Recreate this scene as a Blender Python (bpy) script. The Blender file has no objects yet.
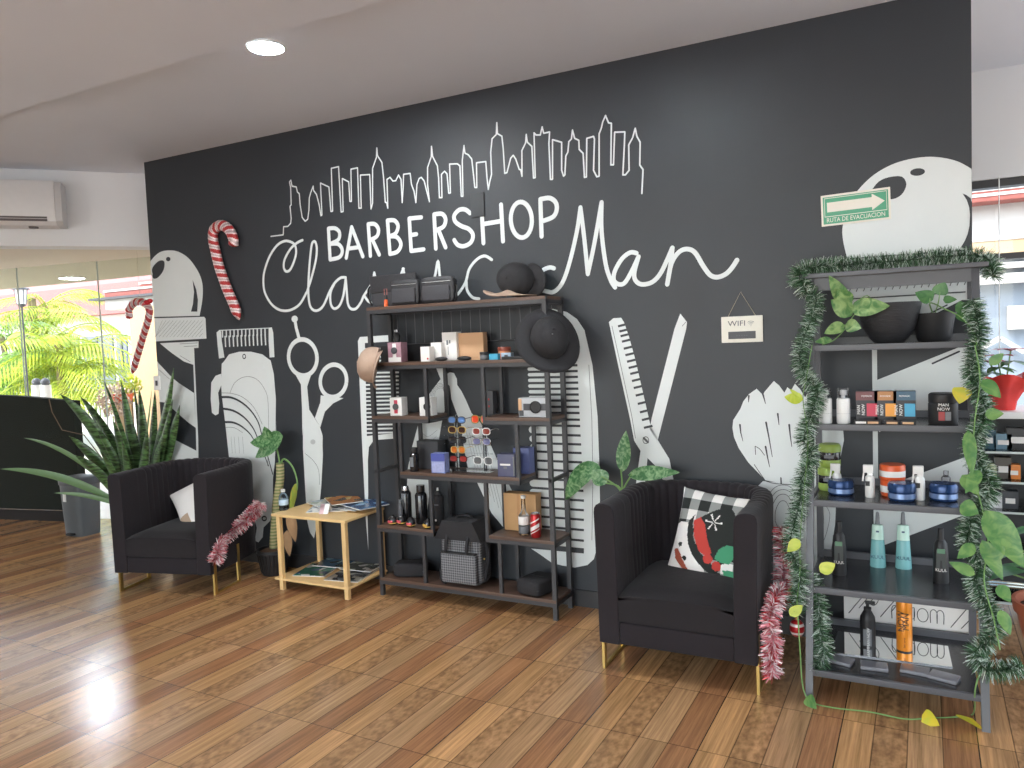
DL=10
import bpy, bmesh, math, random
from mathutils import Vector, Matrix, Euler
from mathutils.geometry import tessellate_polygon
random.seed(7)
PI=math.pi
sc=bpy.context.scene
COL=sc.collection
# ---------------------------------------------------------------- camera
F=753.99; CD=3.9127; CH=1.52
YAW,PIT,ROLL=-0.47691,0.056088,-0.0390715
def _basis():
    f=Vector((math.sin(YAW)*math.cos(PIT),math.cos(YAW)*math.cos(PIT),-math.sin(PIT)))
    r=f.cross(Vector((0,0,1))).normalized(); u=r.cross(f)
    c,s=math.cos(ROLL),math.sin(ROLL)
    return c*r+s*u,-s*r+c*u,f
CR,CU,CF=_basis(); CO=Vector((0,-CD,CH))
cd=bpy.data.cameras.new('camera'); cam=bpy.data.objects.new('camera',cd); COL.objects.link(cam)
M=Matrix((CR,CU,-CF)).transposed().to_4x4(); M.translation=CO; cam.matrix_world=M
cd.sensor_fit='HORIZONTAL'; cd.sensor_width=36; cd.lens=F/1024*36; cd.clip_start=.05; cd.clip_end=300
sc.camera=cam
def at(px,py,x=None,y=None,z=None):
    d=(px-512)/F*CR-(py-384)/F*CU+CF
    if x is not None: t=(x-CO.x)/d.x
    elif y is not None: t=(y-CO.y)/d.y
    else: t=(z-CO.z)/d.z
    return CO+t*d
# ---------------------------------------------------------------- materials
def lin(c):
    if isinstance(c,str):
        c=c.lstrip('#'); c=tuple(int(c[i:i+2],16)/255 for i in (0,2,4))
    return tuple((v/12.92 if v<=.04045 else ((v+.055)/1.055)**2.4) for v in c)
MATS={}
def mat(name,c,rough=.5,metal=0,noise=0,nscale=20,bump=0,bscale=60,spec=.5,coat=0,sheen=0,trans=0,emit=0,alpha=1,stretch=None):
    if name in MATS: return MATS[name]
    m=bpy.data.materials.new(name); m.use_nodes=True; nt=m.node_tree; N=nt.nodes; L=nt.links
    b=N['Principled BSDF']; cc=lin(c); 
    b.inputs['Base Color'].default_value=(*cc,1); b.inputs['Roughness'].default_value=rough
    b.inputs['Metallic'].default_value=metal; b.inputs['Specular IOR Level'].default_value=spec
    b.inputs['Coat Weight'].default_value=coat; b.inputs['Sheen Weight'].default_value=sheen
    b.inputs['Transmission Weight'].default_value=trans; b.inputs['Alpha'].default_value=alpha
    if sheen: b.inputs['Sheen Roughness'].default_value=.4
    if emit: b.inputs['Emission Color'].default_value=(*cc,1); b.inputs['Emission Strength'].default_value=emit
    tc=N.new('ShaderNodeTexCoord'); src=tc.outputs['Object']
    if stretch:
        mp=N.new('ShaderNodeMapping'); mp.inputs['Scale'].default_value=stretch; L.new(src,mp.inputs['Vector']); src=mp.outputs['Vector']
    n=N.new('ShaderNodeTexNoise'); n.inputs['Scale'].default_value=nscale; n.inputs['Detail'].default_value=4; L.new(src,n.inputs['Vector'])
    mx=N.new('ShaderNodeMix'); mx.data_type='RGBA'; k=max(noise,.04)
    mx.inputs['A'].default_value=(*[v*(1-k) for v in cc],1); mx.inputs['B'].default_value=(*[min(1,v*(1+k)) for v in cc],1)
    L.new(n.outputs['Fac'],mx.inputs['Factor']); L.new(mx.outputs['Result'],b.inputs['Base Color'])
    if bump:
        n2=N.new('ShaderNodeTexNoise'); n2.inputs['Scale'].default_value=bscale; n2.inputs['Detail'].default_value=3; L.new(src,n2.inputs['Vector'])
        bp=N.new('ShaderNodeBump'); bp.inputs['Strength'].default_value=bump; bp.inputs['Distance'].default_value=.01
        L.new(n2.outputs['Fac'],bp.inputs['Height']); L.new(bp.outputs['Normal'],b.inputs['Normal'])
    MATS[name]=m; return m
def glass_mat(name,tint=(.97,.98,.98),gl=.9,rough=0.02):
    if name in MATS: return MATS[name]
    m=bpy.data.materials.new(name); m.use_nodes=True; nt=m.node_tree; N=nt.nodes; L=nt.links
    N.remove(N['Principled BSDF']); o=N['Material Output']
    t=N.new('ShaderNodeBsdfTransparent'); t.inputs[0].default_value=(*tint,1)
    g=N.new('ShaderNodeBsdfGlossy'); g.inputs['Roughness'].default_value=rough; g.inputs[0].default_value=(gl,gl,gl,1)
    f=N.new('ShaderNodeFresnel'); f.inputs[0].default_value=1.45
    mx=N.new('ShaderNodeMixShader'); L.new(f.outputs[0],mx.inputs[0]); L.new(t.outputs[0],mx.inputs[1]); L.new(g.outputs[0],mx.inputs[2]); L.new(mx.outputs[0],o.inputs[0])
    MATS[name]=m; return m
# ---------------------------------------------------------------- mesh builder
class MB:
    def __init__(s): s.v=[]; s.f=[]; s.m=[]; s.mats=[]; s.cur=0
    def use(s,m):
        if m not in s.mats: s.mats.append(m)
        s.cur=s.mats.index(m); return s
    def add(s,vs,fs,M=None):
        b=len(s.v)
        for p in vs:
            p=Vector(p); s.v.append(M@p if M else p)
        for f in fs: s.f.append([b+i for i in f]); s.m.append(s.cur)
        return s
    def box(s,a,b,M=None,bev=0):
        x0,y0,z0=[min(a[i],b[i]) for i in range(3)]; x1,y1,z1=[max(a[i],b[i]) for i in range(3)]
        if bev>0:
            e=min(bev,(x1-x0)*.45,(y1-y0)*.45,(z1-z0)*.45)
            bm=bmesh.new(); bmesh.ops.create_cube(bm,size=1)
            for v in bm.verts: v.co=Vector(((x0+x1)/2+v.co.x*(x1-x0),(y0+y1)/2+v.co.y*(y1-y0),(z0+z1)/2+v.co.z*(z1-z0)))
            bmesh.ops.bevel(bm,geom=bm.edges[:],offset=e,segments=3,profile=.6,affect='EDGES')
            s.bm(bm,M); return s
        vs=[(x0,y0,z0),(x1,y0,z0),(x1,y1,z0),(x0,y1,z0),(x0,y0,z1),(x1,y0,z1),(x1,y1,z1),(x0,y1,z1)]
        return s.add(vs,[(3,2,1,0),(4,5,6,7),(0,1,5,4),(1,2,6,5),(2,3,7,6),(3,0,4,7)],M)
    def bm(s,bm,M=None):
        bm.verts.ensure_lookup_table()
        for i,v in enumerate(bm.verts): v.index=i
        s.add([v.co.copy() for v in bm.verts],[[v.index for v in f.verts] for f in bm.faces],M); bm.free(); return s
    def lathe(s,prof,c=(0,0,0),n=24,M=None,sx=1,sy=1):
        c=Vector(c); vs=[];fs=[]
        for r,z in prof:
            for k in range(n):
                a=2*PI*k/n; vs.append(c+Vector((r*math.cos(a)*sx,r*math.sin(a)*sy,z)))
        for i in range(len(prof)-1):
            for k in range(n):
                k2=(k+1)%n; fs.append((i*n+k,i*n+k2,(i+1)*n+k2,(i+1)*n+k))
        if prof[0][0]>1e-5: fs.append(tuple(reversed(range(n))))
        if prof[-1][0]>1e-5: fs.append(tuple((len(prof)-1)*n+k for k in range(n)))
        return s.add(vs,fs,M)
    def tube(s,pts,r,n=8,cap=True,closed=False):
        pts=[Vector(p) for p in pts]; R=r if isinstance(r,(list,tuple)) else [r]*len(pts)
        N=len(pts); vs=[];fs=[]; up=None
        for i,p in enumerate(pts):
            if closed: t=(pts[(i+1)%N]-pts[i-1])
            else: t=pts[min(i+1,N-1)]-pts[max(i-1,0)]
            if t.length<1e-9: t=Vector((0,0,1))
            t.normalize()
            if up is None:
                up=Vector((0,0,1)) if abs(t.z)<.9 else Vector((1,0,0))
            a=t.cross(up)
            if a.length<1e-6: a=t.cross(Vector((1,.3,.2)))
            a.normalize(); b=a.cross(t).normalized(); up=b
            for k in range(n):
                w=2*PI*k/n; vs.append(p+R[i]*(math.cos(w)*a+math.sin(w)*b))
        for i in range(N if closed else N-1):
            j=(i+1)%N
            for k in range(n):
                k2=(k+1)%n; fs.append((i*n+k,j*n+k,j*n+k2,i*n+k2))
        if cap and not closed:
            fs.append(tuple(range(n))); fs.append(tuple(reversed([(N-1)*n+k for k in range(n)])))
        return s.add(vs,fs)
    def bar(s,a,b,w,d=None,up=(0,0,1)):
        a=Vector(a);b=Vector(b);t=(b-a).normalized();d=d or w
        u=Vector(up)
        if abs(t.dot(u))>.95: u=Vector((0,1,0))
        x=t.cross(u).normalized(); y=x.cross(t)
        vs=[p+sx*x*w/2+sy*y*d/2 for p in (a,b) for sx,sy in ((-1,-1),(1,-1),(1,1),(-1,1))]
        return s.add(vs,[(0,1,2,3),(7,6,5,4),(0,4,5,1),(1,5,6,2),(2,6,7,3),(3,7,4,0)])
    def poly(s,pts,off=None):          # flat polygon, optionally given thickness by offset vector
        pts=[Vector(p) for p in pts]
        tri=tessellate_polygon([pts]); 
        if off is None:
            return s.add(pts,[tuple(t) for t in tri])
        off=Vector(off); n=len(pts)
        vs=pts+[p+off for p in pts]; fs=[tuple(t) for t in tri]+[tuple(i+n for i in reversed(t)) for t in tri]
        fs+=[(i,(i+1)%n,(i+1)%n+n,i+n) for i in range(n)]
        return s.add(vs,fs)
    def ell(s,c,r,n=16,m=10,M=None):
        c=Vector(c); vs=[];fs=[]
        for i in range(m+1):
            t=PI*i/m
            for k in range(n):
                a=2*PI*k/n; vs.append(c+Vector((r[0]*math.sin(t)*math.cos(a),r[1]*math.sin(t)*math.sin(a),-r[2]*math.cos(t))))
        for i in range(m):
            for k in range(n):
                k2=(k+1)%n; fs.append((i*n+k,i*n+k2,(i+1)*n+k2,(i+1)*n+k))
        return s.add(vs,fs,M)
    def build(s,name,parent=None,m=None,smooth=35,fix=True,loc=None):
        me=bpy.data.meshes.new(name)
        o=Vector(loc) if loc is not None else Vector((0,0,0))
        me.from_pydata([tuple(v-o) for v in s.v],[],s.f)
        if m is not None and not s.mats: s.mats=[m]
        for x in s.mats: me.materials.append(x)
        for p,i in zip(me.polygons,s.m): p.material_index=i
        if fix:
            bm=bmesh.new(); bm.from_mesh(me); bmesh.ops.remove_doubles(bm,verts=bm.verts[:],dist=1e-6)
            bmesh.ops.recalc_face_normals(bm,faces=bm.faces[:]); bm.to_mesh(me); bm.free()
        me.polygons.foreach_set('use_smooth',[True]*len(me.polygons)); me.set_sharp_from_angle(angle=math.radians(smooth))
        ob=bpy.data.objects.new(name,me); ob.location=o; COL.objects.link(ob)
        if parent is not None:
            ob.parent=parent
            ob.location=o-parent.location if loc is not None else -parent.location
            if loc is None and any(abs(r)>1e-6 for r in parent.rotation_euler): ob.location=o
        return ob
def empty(name,loc=(0,0,0),rz=0):
    o=bpy.data.objects.new(name,None); o.empty_display_size=.05; o.location=loc; o.rotation_euler=(0,0,rz); COL.objects.link(o); return o
def tag(o,label,cat,group=None,kind=None):
    o['label']=label; o['category']=cat
    if group: o['group']=group
    if kind: o['kind']=kind
    return o
def struct(o,label=None):
    o['kind']='structure'
    if label: o['label']=label
    return o
# local builder: part geometry given in the thing's own frame
def part(mb,name,parent,m=None,smooth=35,label=None):
    ob=mb.build(name,None,m,smooth); ob.parent=parent; ob.location=(0,0,0)
    if label: ob['label']=label
    return ob
def cat_rom(P,n=6):
    P=[tuple(p) for p in P]; out=[]
    d=len(P[0])
    for i in range(len(P)-1):
        p0=P[max(i-1,0)];p1=P[i];p2=P[i+1];p3=P[min(i+2,len(P)-1)]
        for k in range(n):
            t=k/n
            out.append(tuple(.5*((2*p1[j])+(-p0[j]+p2[j])*t+(2*p0[j]-5*p1[j]+4*p2[j]-p3[j])*t*t+(-p0[j]+3*p1[j]-3*p2[j]+p3[j])*t**3) for j in range(d)))
    out.append(P[-1]); return out
# ---------------------------------------------------------------- painting helper on the wall plane (y = 0)
WX0,WX1=-5.088,.285
class Paint:
    def __init__(s,y): s.y=y; s.mb=MB(); s.cnt=0
    def T(s,o=(0,0),k=1.0):
        def f(p):
            q=at(o[0]+p[0]/k,o[1]+p[1]/k,y=0); return Vector((min(max(q.x,WX0+.001),WX1-.001),0,q.z))
        return f
    def poly(s,T,pts,m,l=0,smooth=0):
        if smooth: pts=cat_rom(list(pts)+[pts[0]],smooth)[:-1]
        s.mb.use(m); P=[T(p) for p in pts]
        s.cnt+=1; e=(s.cnt%17)*2.4e-5
        s.mb.poly([(p.x,-s.y-l*.0006-e,p.z) for p in P])
    def stroke(s,T,pts,w,m,l=0,smooth=0,cap=True,w2=None):
        if smooth: pts=cat_rom(pts,smooth)
        s.mb.use(m); P=[T(p) for p in pts]; n=len(P); s.cnt+=1; y0_=-s.y-l*.0006-(s.cnt%17)*2.4e-5; y=y0_
        W=[(w if w2 is None else w+(w2-w)*i/(n-1)) for i in range(n)]
        def tv(i):
            a=P[max(i-1,0)];b=P[min(i+1,n-1)];d=b-a
            if d.length<1e-7: d=Vector((1,0,0))
            d.normalize(); return Vector((-d.z,0,d.x))
        # separate quads between points, round joins
        for i in range(n-1):
            d=P[i+1]-P[i]
            if d.length<1e-6: continue
            d.normalize(); q=Vector((-d.z,0,d.x)); y=y0_-(i%5)*3.5e-6
            if smooth: qa,qb=tv(i),tv(i+1)
            else: qa=qb=q
            a0=P[i]+qa*W[i]/2;a1=P[i]-qa*W[i]/2;b0=P[i+1]+qb*W[i+1]/2;b1=P[i+1]-qb*W[i+1]/2
            s.mb.add([(v.x,y,v.z) for v in (a0,a1,b1,b0)],[(0,1,2,3)])
        ends=range(n) if not smooth else (0,n-1)
        if cap:
            for i in ends:
                r=W[i]/2; k=10
                s.mb.add([(P[i].x+r*math.cos(2*PI*j/k),y0_-1.9e-5-(i%3)*1.5e-6,P[i].z+r*math.sin(2*PI*j/k)) for j in range(k)],[tuple(range(k))])
    def ring(s,T,c,rx,ry,rot,w,m,l=0):
        a=math.radians(rot); pts=[]
        for j in range(41):
            t=2*PI*j/40; x=rx*math.cos(t);y=ry*math.sin(t)
            pts.append((c[0]+x*math.cos(a)-y*math.sin(a),c[1]+x*math.sin(a)+y*math.cos(a)))
        s.stroke(T,pts,w,m,l,smooth=1,cap=False)
    def disc(s,T,c,rx,ry,rot,m,l=0):
        a=math.radians(rot); pts=[]
        for j in range(28):
            t=2*PI*j/28; x=rx*math.cos(t);y=ry*math.sin(t)
            pts.append((c[0]+x*math.cos(a)-y*math.sin(a),c[1]+x*math.sin(a)+y*math.cos(a)))
        s.poly(T,pts,m,l)
    def build(s,name,parent,label=None):
        ob=s.mb.build(name,None,smooth=10,fix=False); ob.parent=parent
        # make every face look towards the room
        me=ob.data
        bm=bmesh.new(); bm.from_mesh(me)
        for f in bm.faces:
            if f.normal.y>0: f.normal_flip()
        bm.to_mesh(me); bm.free()
        if label: ob['label']=label
        return ob
# ================================================================ ROOM
m_black=mat('wall_black_paint','#2e3237',.5,noise=.06,nscale=2.5,bump=.03,bscale=40)
m_white=mat('mural_white_paint','#d9dedd',.5,noise=.03,nscale=6)
m_line=mat('mural_grey_line','#55585a',.6)
m_ceil=mat('ceiling_plaster','#dee2ea',.7,noise=.02,nscale=1.5)
m_wwall=mat('white_wall_plaster','#e2e2e2',.7,noise=.02,nscale=2)
m_cream=mat('cream_plaster','#d9cdb8',.7,noise=.02,nscale=2)
m_olive=mat('porch_ceiling_plaster','#a9a287',.8,noise=.03)
m_bb=mat('baseboard_black','#2c2c2e',.4)
# floor: ceramic tiles that imitate wood, four planks to the tile
def floor_mat():
    m=bpy.data.materials.new('wood_look_tile'); m.use_nodes=True; nt=m.node_tree; N=nt.nodes; L=nt.links; b=N['Principled BSDF']
    def math_(op,a,b_=None,c=None):
        n=N.new('ShaderNodeMath'); n.operation=op
        for i,v in enumerate((a,b_,c)):
            if v is None: continue
            if isinstance(v,(int,float)): n.inputs[i].default_value=v
            else: L.new(v,n.inputs[i])
        return n.outputs[0]
    tc=N.new('ShaderNodeTexCoord'); mp=N.new('ShaderNodeMapping'); mp.vector_type='POINT'
    L.new(tc.outputs['Object'],mp.inputs['Vector'])
    sep=N.new('ShaderNodeSeparateXYZ'); L.new(mp.outputs['Vector'],sep.inputs[0])
    U,V=sep.outputs[0],sep.outputs[1]
    Lt=.2961156*CH; W=Lt/4
    pu=math_('DIVIDE',U,W); pv=math_('DIVIDE',V,Lt)
    iu=math_('FLOOR',pu); iv=math_('FLOOR',pv); fu=math_('FRACT',pu); fv=math_('FRACT',pv)
    kind=math_('FLOORED_MODULO',math_('ADD',iu,0),4)
    # per-plank random
    cx=N.new('ShaderNodeCombineXYZ'); L.new(kind,cx.inputs[0]); wn=N.new('ShaderNodeTexWhiteNoise'); wn.noise_dimensions='3D'; 
    L.new(iu,cx.inputs[0]); L.new(iv,cx.inputs[1]); L.new(cx.outputs[0],wn.inputs['Vector'])
    # colours of the four planks
    cr=N.new('ShaderNodeValToRGB'); cr.color_ramp.interpolation='CONSTANT'
    cols=['#bd8f60','#a98058','#b28a62','#9f714d']
    e=cr.color_ramp.elements; e[0].position=0; e[0].color=(*lin(cols[0]),1); e[1].position=.25; e[1].color=(*lin(cols[1]),1)
    for i in (2,3):
        q=e.new(.25*i); q.color=(*lin(cols[i]),1)
    L.new(math_('ADD',math_('DIVIDE',kind,4),.1),cr.inputs[0])
    # grain along V
    gv=N.new('ShaderNodeCombineXYZ'); L.new(math_('MULTIPLY',U,95),gv.inputs[0]); L.new(math_('MULTIPLY',V,2.6),gv.inputs[1]); L.new(math_('MULTIPLY',wn.outputs['Value'],17),gv.inputs[2])
    g=N.new('ShaderNodeTexNoise'); g.inputs['Scale'].default_value=1; g.inputs['Detail'].default_value=5; g.inputs['Roughness'].default_value=.65; L.new(gv.outputs[0],g.inputs['Vector'])
    gw=N.new('ShaderNodeCombineXYZ'); L.new(math_('MULTIPLY',U,14),gw.inputs[0]); L.new(math_('MULTIPLY',V,.9),gw.inputs[1]); L.new(math_('MULTIPLY',wn.outputs['Value'],31),gw.inputs[2])
    g2=N.new('ShaderNodeTexNoise'); g2.inputs['Scale'].default_value=1.5; g2.inputs['Detail'].default_value=3; L.new(gw.outputs[0],g2.inputs['Vector'])
    # mottled burl on one plank of four
    mv=N.new('ShaderNodeCombineXYZ'); L.new(math_('MULTIPLY',U,48),mv.inputs[0]); L.new(math_('MULTIPLY',V,24),mv.inputs[1]); L.new(wn.outputs['Value'],mv.inputs[2])
    g3=N.new('ShaderNodeTexNoise'); g3.inputs['Scale'].default_value=1; g3.inputs['Detail'].default_value=3; L.new(mv.outputs[0],g3.inputs['Vector'])
    isb=math_('COMPARE',kind,1,.1)
    gmix=N.new('ShaderNodeMix'); gmix.data_type='FLOAT'; L.new(isb,gmix.inputs[0]); L.new(g.outputs['Fac'],gmix.inputs[2]); L.new(g3.outputs['Fac'],gmix.inputs[3])
    s1=N.new('ShaderNodeMapRange'); s1.inputs[1].default_value=.3; s1.inputs[2].default_value=.7; s1.inputs[3].default_value=.62; s1.inputs[4].default_value=1.3; L.new(gmix.outputs[0],s1.inputs[0])
    s2=N.new('ShaderNodeMapRange'); s2.inputs[1].default_value=.3; s2.inputs[2].default_value=.7; s2.inputs[3].default_value=.78; s2.inputs[4].default_value=1.12; L.new(g2.outputs['Fac'],s2.inputs[0])
    rv=N.new('ShaderNodeMapRange'); rv.inputs[3].default_value=.88; rv.inputs[4].default_value=1.1; L.new(wn.outputs['Value'],rv.inputs[0])
    tot=math_('MULTIPLY',math_('MULTIPLY',s1.outputs[0],s2.outputs[0]),rv.outputs[0])
    # lines
    du=math_('MULTIPLY',math_('MINIMUM',fu,math_('SUBTRACT',1,fu)),W)
    dv=math_('MULTIPLY',math_('MINIMUM',fv,math_('SUBTRACT',1,fv)),Lt)
    tu=math_('FRACT',math_('DIVIDE',U,Lt)); dtu=math_('MULTIPLY',math_('MINIMUM',tu,math_('SUBTRACT',1,tu)),Lt)
    lp=math_('LESS_THAN',du,.0022); lt=math_('MAXIMUM',math_('LESS_THAN',dv,.0022),math_('LESS_THAN',dtu,.0022))
    dark=math_('MULTIPLY',math_('SUBTRACT',1,math_('MULTIPLY',lp,.6)),math_('SUBTRACT',1,math_('MULTIPLY',lt,.55)))
    tot2=math_('MULTIPLY',tot,dark)
    vm=N.new('ShaderNodeVectorMath'); vm.operation='SCALE'; L.new(cr.outputs[0],vm.inputs[0]); L.new(tot2,vm.inputs['Scale']); L.new(vm.outputs[0],b.inputs['Base Color'])
    b.inputs['Roughness'].default_value=.33; b.inputs['Specular IOR Level'].default_value=.65
    rr=N.new('ShaderNodeMapRange'); rr.inputs[3].default_value=.19; rr.inputs[4].default_value=.27; L.new(g2.outputs['Fac'],rr.inputs[0]); L.new(rr.outputs[0],b.inputs['Roughness'])
    bp=N.new('ShaderNodeBump'); bp.inputs['Strength'].default_value=.5; bp.inputs['Distance'].default_value=.002
    h=math_('SUBTRACT',1,lt); L.new(h,bp.inputs['Height']); L.new(bp.outputs[0],b.inputs['Normal'])
    return m
m_floor=floor_mat()
# floor object carries the tile frame: its own axes run along the joints
wy=.02488853; u0,v0=-.782994655*CH,.858173640*CH     # joint (i=0,j=0) seen from the camera foot, tile frame
fl=MB().use(m_floor); c_,s_=math.cos(wy),math.sin(wy)
ang=-wy
def tile_to_world(u,v):
    return Vector((u*math.cos(ang)-v*math.sin(ang),-CD+u*math.sin(ang)+v*math.cos(ang),0))
org=tile_to_world(u0,v0)
def fl_local(x,y):
    d=Vector((x-org.x,y-org.y,0)); return (d.x*math.cos(-ang)-d.y*math.sin(-ang),d.x*math.sin(-ang)+d.y*math.cos(-ang),0)
cor=[(-10.5,-7.5),(3.6,-7.5),(3.6,2.6),(-10.5,.75+.0)]
cor=[(-10.5,-7.5),(3.6,-7.5),(3.6,2.6),(-5.0,2.6),(-5.05,.93),(-7.45,.40),(-10.5,.02)]
P=[fl_local(*c) for c in cor]; fl.poly([(p[0],p[1],0) for p in P],off=(0,0,-.1))
ofl=fl.build('floor',fix=True); ofl.location=org; ofl.rotation_euler=(0,0,ang); struct(ofl,'wood-look tiled floor')
# walls
w=MB().use(m_black).box((WX0,0,0),(WX1,.16,2.985)); wall=struct(w.build('wall_back'),'black painted wall with white barbershop mural')
b=MB().use(m_bb).box((WX0,-.012,0),(WX1,0,.095)); struct(b.build('baseboard_back'))
# ceiling high part and lower part near the camera
ce=MB().use(m_ceil)
ce.poly([(0,0,0),(3.6,-1.31,2.985),(3.6,2.6,2.985),(-3.6,2.6,2.985),(-5.32,.72,2.985),(-7.05,-1.31,2.985)][1:],off=(0,0,.25))
struct(ce.build('ceiling'))
c2=MB().use(m_ceil); c2.box((-10.5,-7.5,2.93),(3.6,-1.31,3.235)); struct(c2.build('ceiling_lower'),'lower ceiling edge')
# wall with the air conditioner, turned away from the mural wall
A0=Vector((-6.056,-.504,0)); AD=Vector((.6688,.7435,0)).normalized(); AN=Vector((.7435,-.6688,0)).normalized()
def acp(s,z,d=0): q=A0+AD*s+AN*d; return (q.x,q.y,z)
a=MB().use(m_wwall); 
P=[acp(-1.5,2.4),acp(1.75,2.4),acp(1.75,2.4,-.2),acp(-1.5,2.4,-.2)]
a.poly(P,off=(0,0,.584)); struct(a.build('wall_left'),'white wall above the glass front')
# soffit between wall and glass line, porch ceiling beyond
GL=[(-10.4,-.02),(-9.0,.12),(-7.45,.36),(-6.52,.54),(-5.75,.68),(-5.02,.90),(-4.4,1.2)]
so=MB().use(m_cream)
q0=acp(-1.5,2.4,-.2);q1=acp(1.75,2.4,-.2)
so.poly([(-10.4,-1.62,2.401),(q0[0],q0[1],2.401),(q1[0],q1[1],2.401)]+[(x,y,2.401) for x,y in reversed(GL)],off=(0,0,.18))
struct(so.build('ceiling_soffit'),'cream soffit over the glass front')
po=MB().use(m_olive)
PE=[(-12.5,1.35),(-9.846,1.52),(-8.54,1.64),(-7.275,1.70),(-6.0,1.95),(-4.5,2.5)]
po.poly([(x,y+.002,2.403) for x,y in GL]+[(x,y,2.403) for x,y in reversed(PE)],off=(0,0,.22))
struct(po.build('ceiling_porch'),'beige porch ceiling beyond the glass')
# glass panes
m_glass=glass_mat('window_glass'); m_seam=mat('glass_edge_seam','#b7c2ba',.3)
for i in range(1,len(GL)-2):
    a_,b_=Vector((*GL[i],0)),Vector((*GL[i+1],0)); t=(b_-a_).normalized(); n=Vector((-t.y,t.x,0))
    g=MB().use(m_glass); g.add([a_,b_,b_+Vector((0,0,2.4)),a_+Vector((0,0,2.4))],[(0,1,2,3)])
    wo=struct(g.build('window_%d'%i,fix=False))
    s=MB().use(m_seam).bar(b_-n*.0,b_+Vector((0,0,2.4)),.006,.012); part(s,'glass_joint',wo)
w=MB().use(m_wwall).box((-10.6,-7.5,-.1),(-10.45,-1.1,2.93)); struct(w.build('wall_unseen_left'))  # unseen wall, added to darken what the left of the mural wall reflects
w=MB().use(m_wwall).box((-10.6,-7.65,-.1),(-5.6,-7.5,2.93)); struct(w.build('wall_unseen_rear'))  # unseen wall, added to block light from the rear left
w=MB().use(m_wwall).box((1.6,-7.65,-.1),(3.75,-7.5,2.93)); struct(w.build('wall_unseen_rear'))  # unseen wall, added to narrow the bright opening behind the camera
w=MB().use(m_wwall).box((3.6,-7.5,-.1),(3.75,-3.2,2.93)); struct(w.build('wall_unseen_right'))  # unseen wall, added to cut the light on the right end
# header wall and window at the right, beyond the end of the black wall
def acr(px,py,y): return at(px,py,y=y)
RY=1.35
zt=at(1000,178,y=RY).z; zs=2.985
r=MB().use(m_wwall).box((-.6,RY,zt),(3.6,RY+.15,2.985)); struct(r.build('wall_right'),'white wall over the right window')
m_dkframe=mat('dark_window_frame','#3b3b3d',.4)
r=MB().use(m_dkframe); z2=at(1000,258,y=RY).z; z3=at(1000,253,y=RY).z
r.box((-.6,RY+.02,zt-.045),(3.6,RY+.12,zt)); r.box((-.6,RY+.03,z3-.035),(3.6,RY+.1,z3)); 
wf=struct(r.build('trim_1'),'dark frame of the right window')
g=MB().use(m_glass); g.add([(-.6,RY+.06,0),(3.6,RY+.06,0),(3.6,RY+.06,zt),(-.6,RY+.06,zt)],[(0,1,2,3)]); struct(g.build('window_6',fix=False))

# ================================================================ MURAL
WH,BK,LN=m_white,m_black,m_line
def mural(name): return Paint(.0012)
mu=mural('x'); T=mu.T((260,110),5.91)
S1=[(65,747),(138,738),(140,690),(165,688),(182,670),(185,640),(178,570),(185,560),(182,460),(175,425),(183,415),(190,450),(215,455),(222,485),(233,495),(238,560),(250,635),(268,658),(283,645),(290,590),(292,520),(300,490),(315,450),(317,475),(335,500),(350,560),(361,625),(367,620),(358,432),(408,455),(420,600),(430,598),(422,345),(465,335),(480,603),(492,600),(487,405),(525,425),(532,540),(541,540),(538,350),(577,342),(585,580)]
S2=[(8,580),(3,385),(58,382),(66,585),(75,550),(75,345),(98,280),(100,225),(104,270),(130,310),(140,400),(150,545),(158,548),(165,580),(160,410),(178,398),(195,420),(212,418),(228,385),(243,410),(250,547),(256,450),(258,380),(297,375),(305,440),(320,480),(331,547),(337,440),(350,405),(363,398),(380,420),(395,480),(411,542),(400,440),(400,340),(422,275),(423,215),(430,275),(458,330),(465,400),(470,518),(485,518),(482,380),(500,362),(515,378),(525,492),(535,490),(530,320),(575,318),(591,330)]
S3=[(3,400),(8,510),(18,510),(14,300),(24,210),(30,255),(50,265),(70,290),(80,380),(88,458),(100,458),(98,312),(153,305),(160,400),(168,470),(175,430),(187,380),(182,250),(190,170),(215,145),(218,75),(222,140),(248,155),(256,230),(265,375),(278,370),(300,285),(315,268),(330,290),(350,350),(360,355),(367,392),(366,240),(388,195),(392,145),(398,190),(425,215),(435,402),(445,400),(438,135),(450,148),(475,148),(486,100),(495,138),(530,130),(526,200),(535,410),(546,410)]
S4=[(20,608),(20,305),(90,325),(90,540),(105,585),(115,575),(122,430),(138,400),(145,320),(165,300),(173,232),(190,295),(222,310),(225,380),(255,410),(265,595),(280,592),(283,295),(335,280),(342,300),(335,540),(360,590),(378,585),(378,260),(395,215),(405,170),(427,120),(450,175),(472,180),(468,498),(488,498),(497,248),(575,245),(572,340),(560,575),(580,575),(608,540),(605,345),(635,290),(655,218),(668,280),(693,325),(690,500),(715,535),(706,718)]
allp=[(260+x/5.91,110+y/5.91) for x,y in S1]+[(360+x/5.91,110+y/5.91) for x,y in S2]+[(460+x/5.91,110+y/5.91) for x,y in S3]+[(550+x/7.68,100+y/7.68) for x,y in S4]
mu.stroke(mu.T(),allp,.0085,WH)
mu.build('mural_skyline',wall,'thin white city skyline outline painted on the wall')
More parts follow.
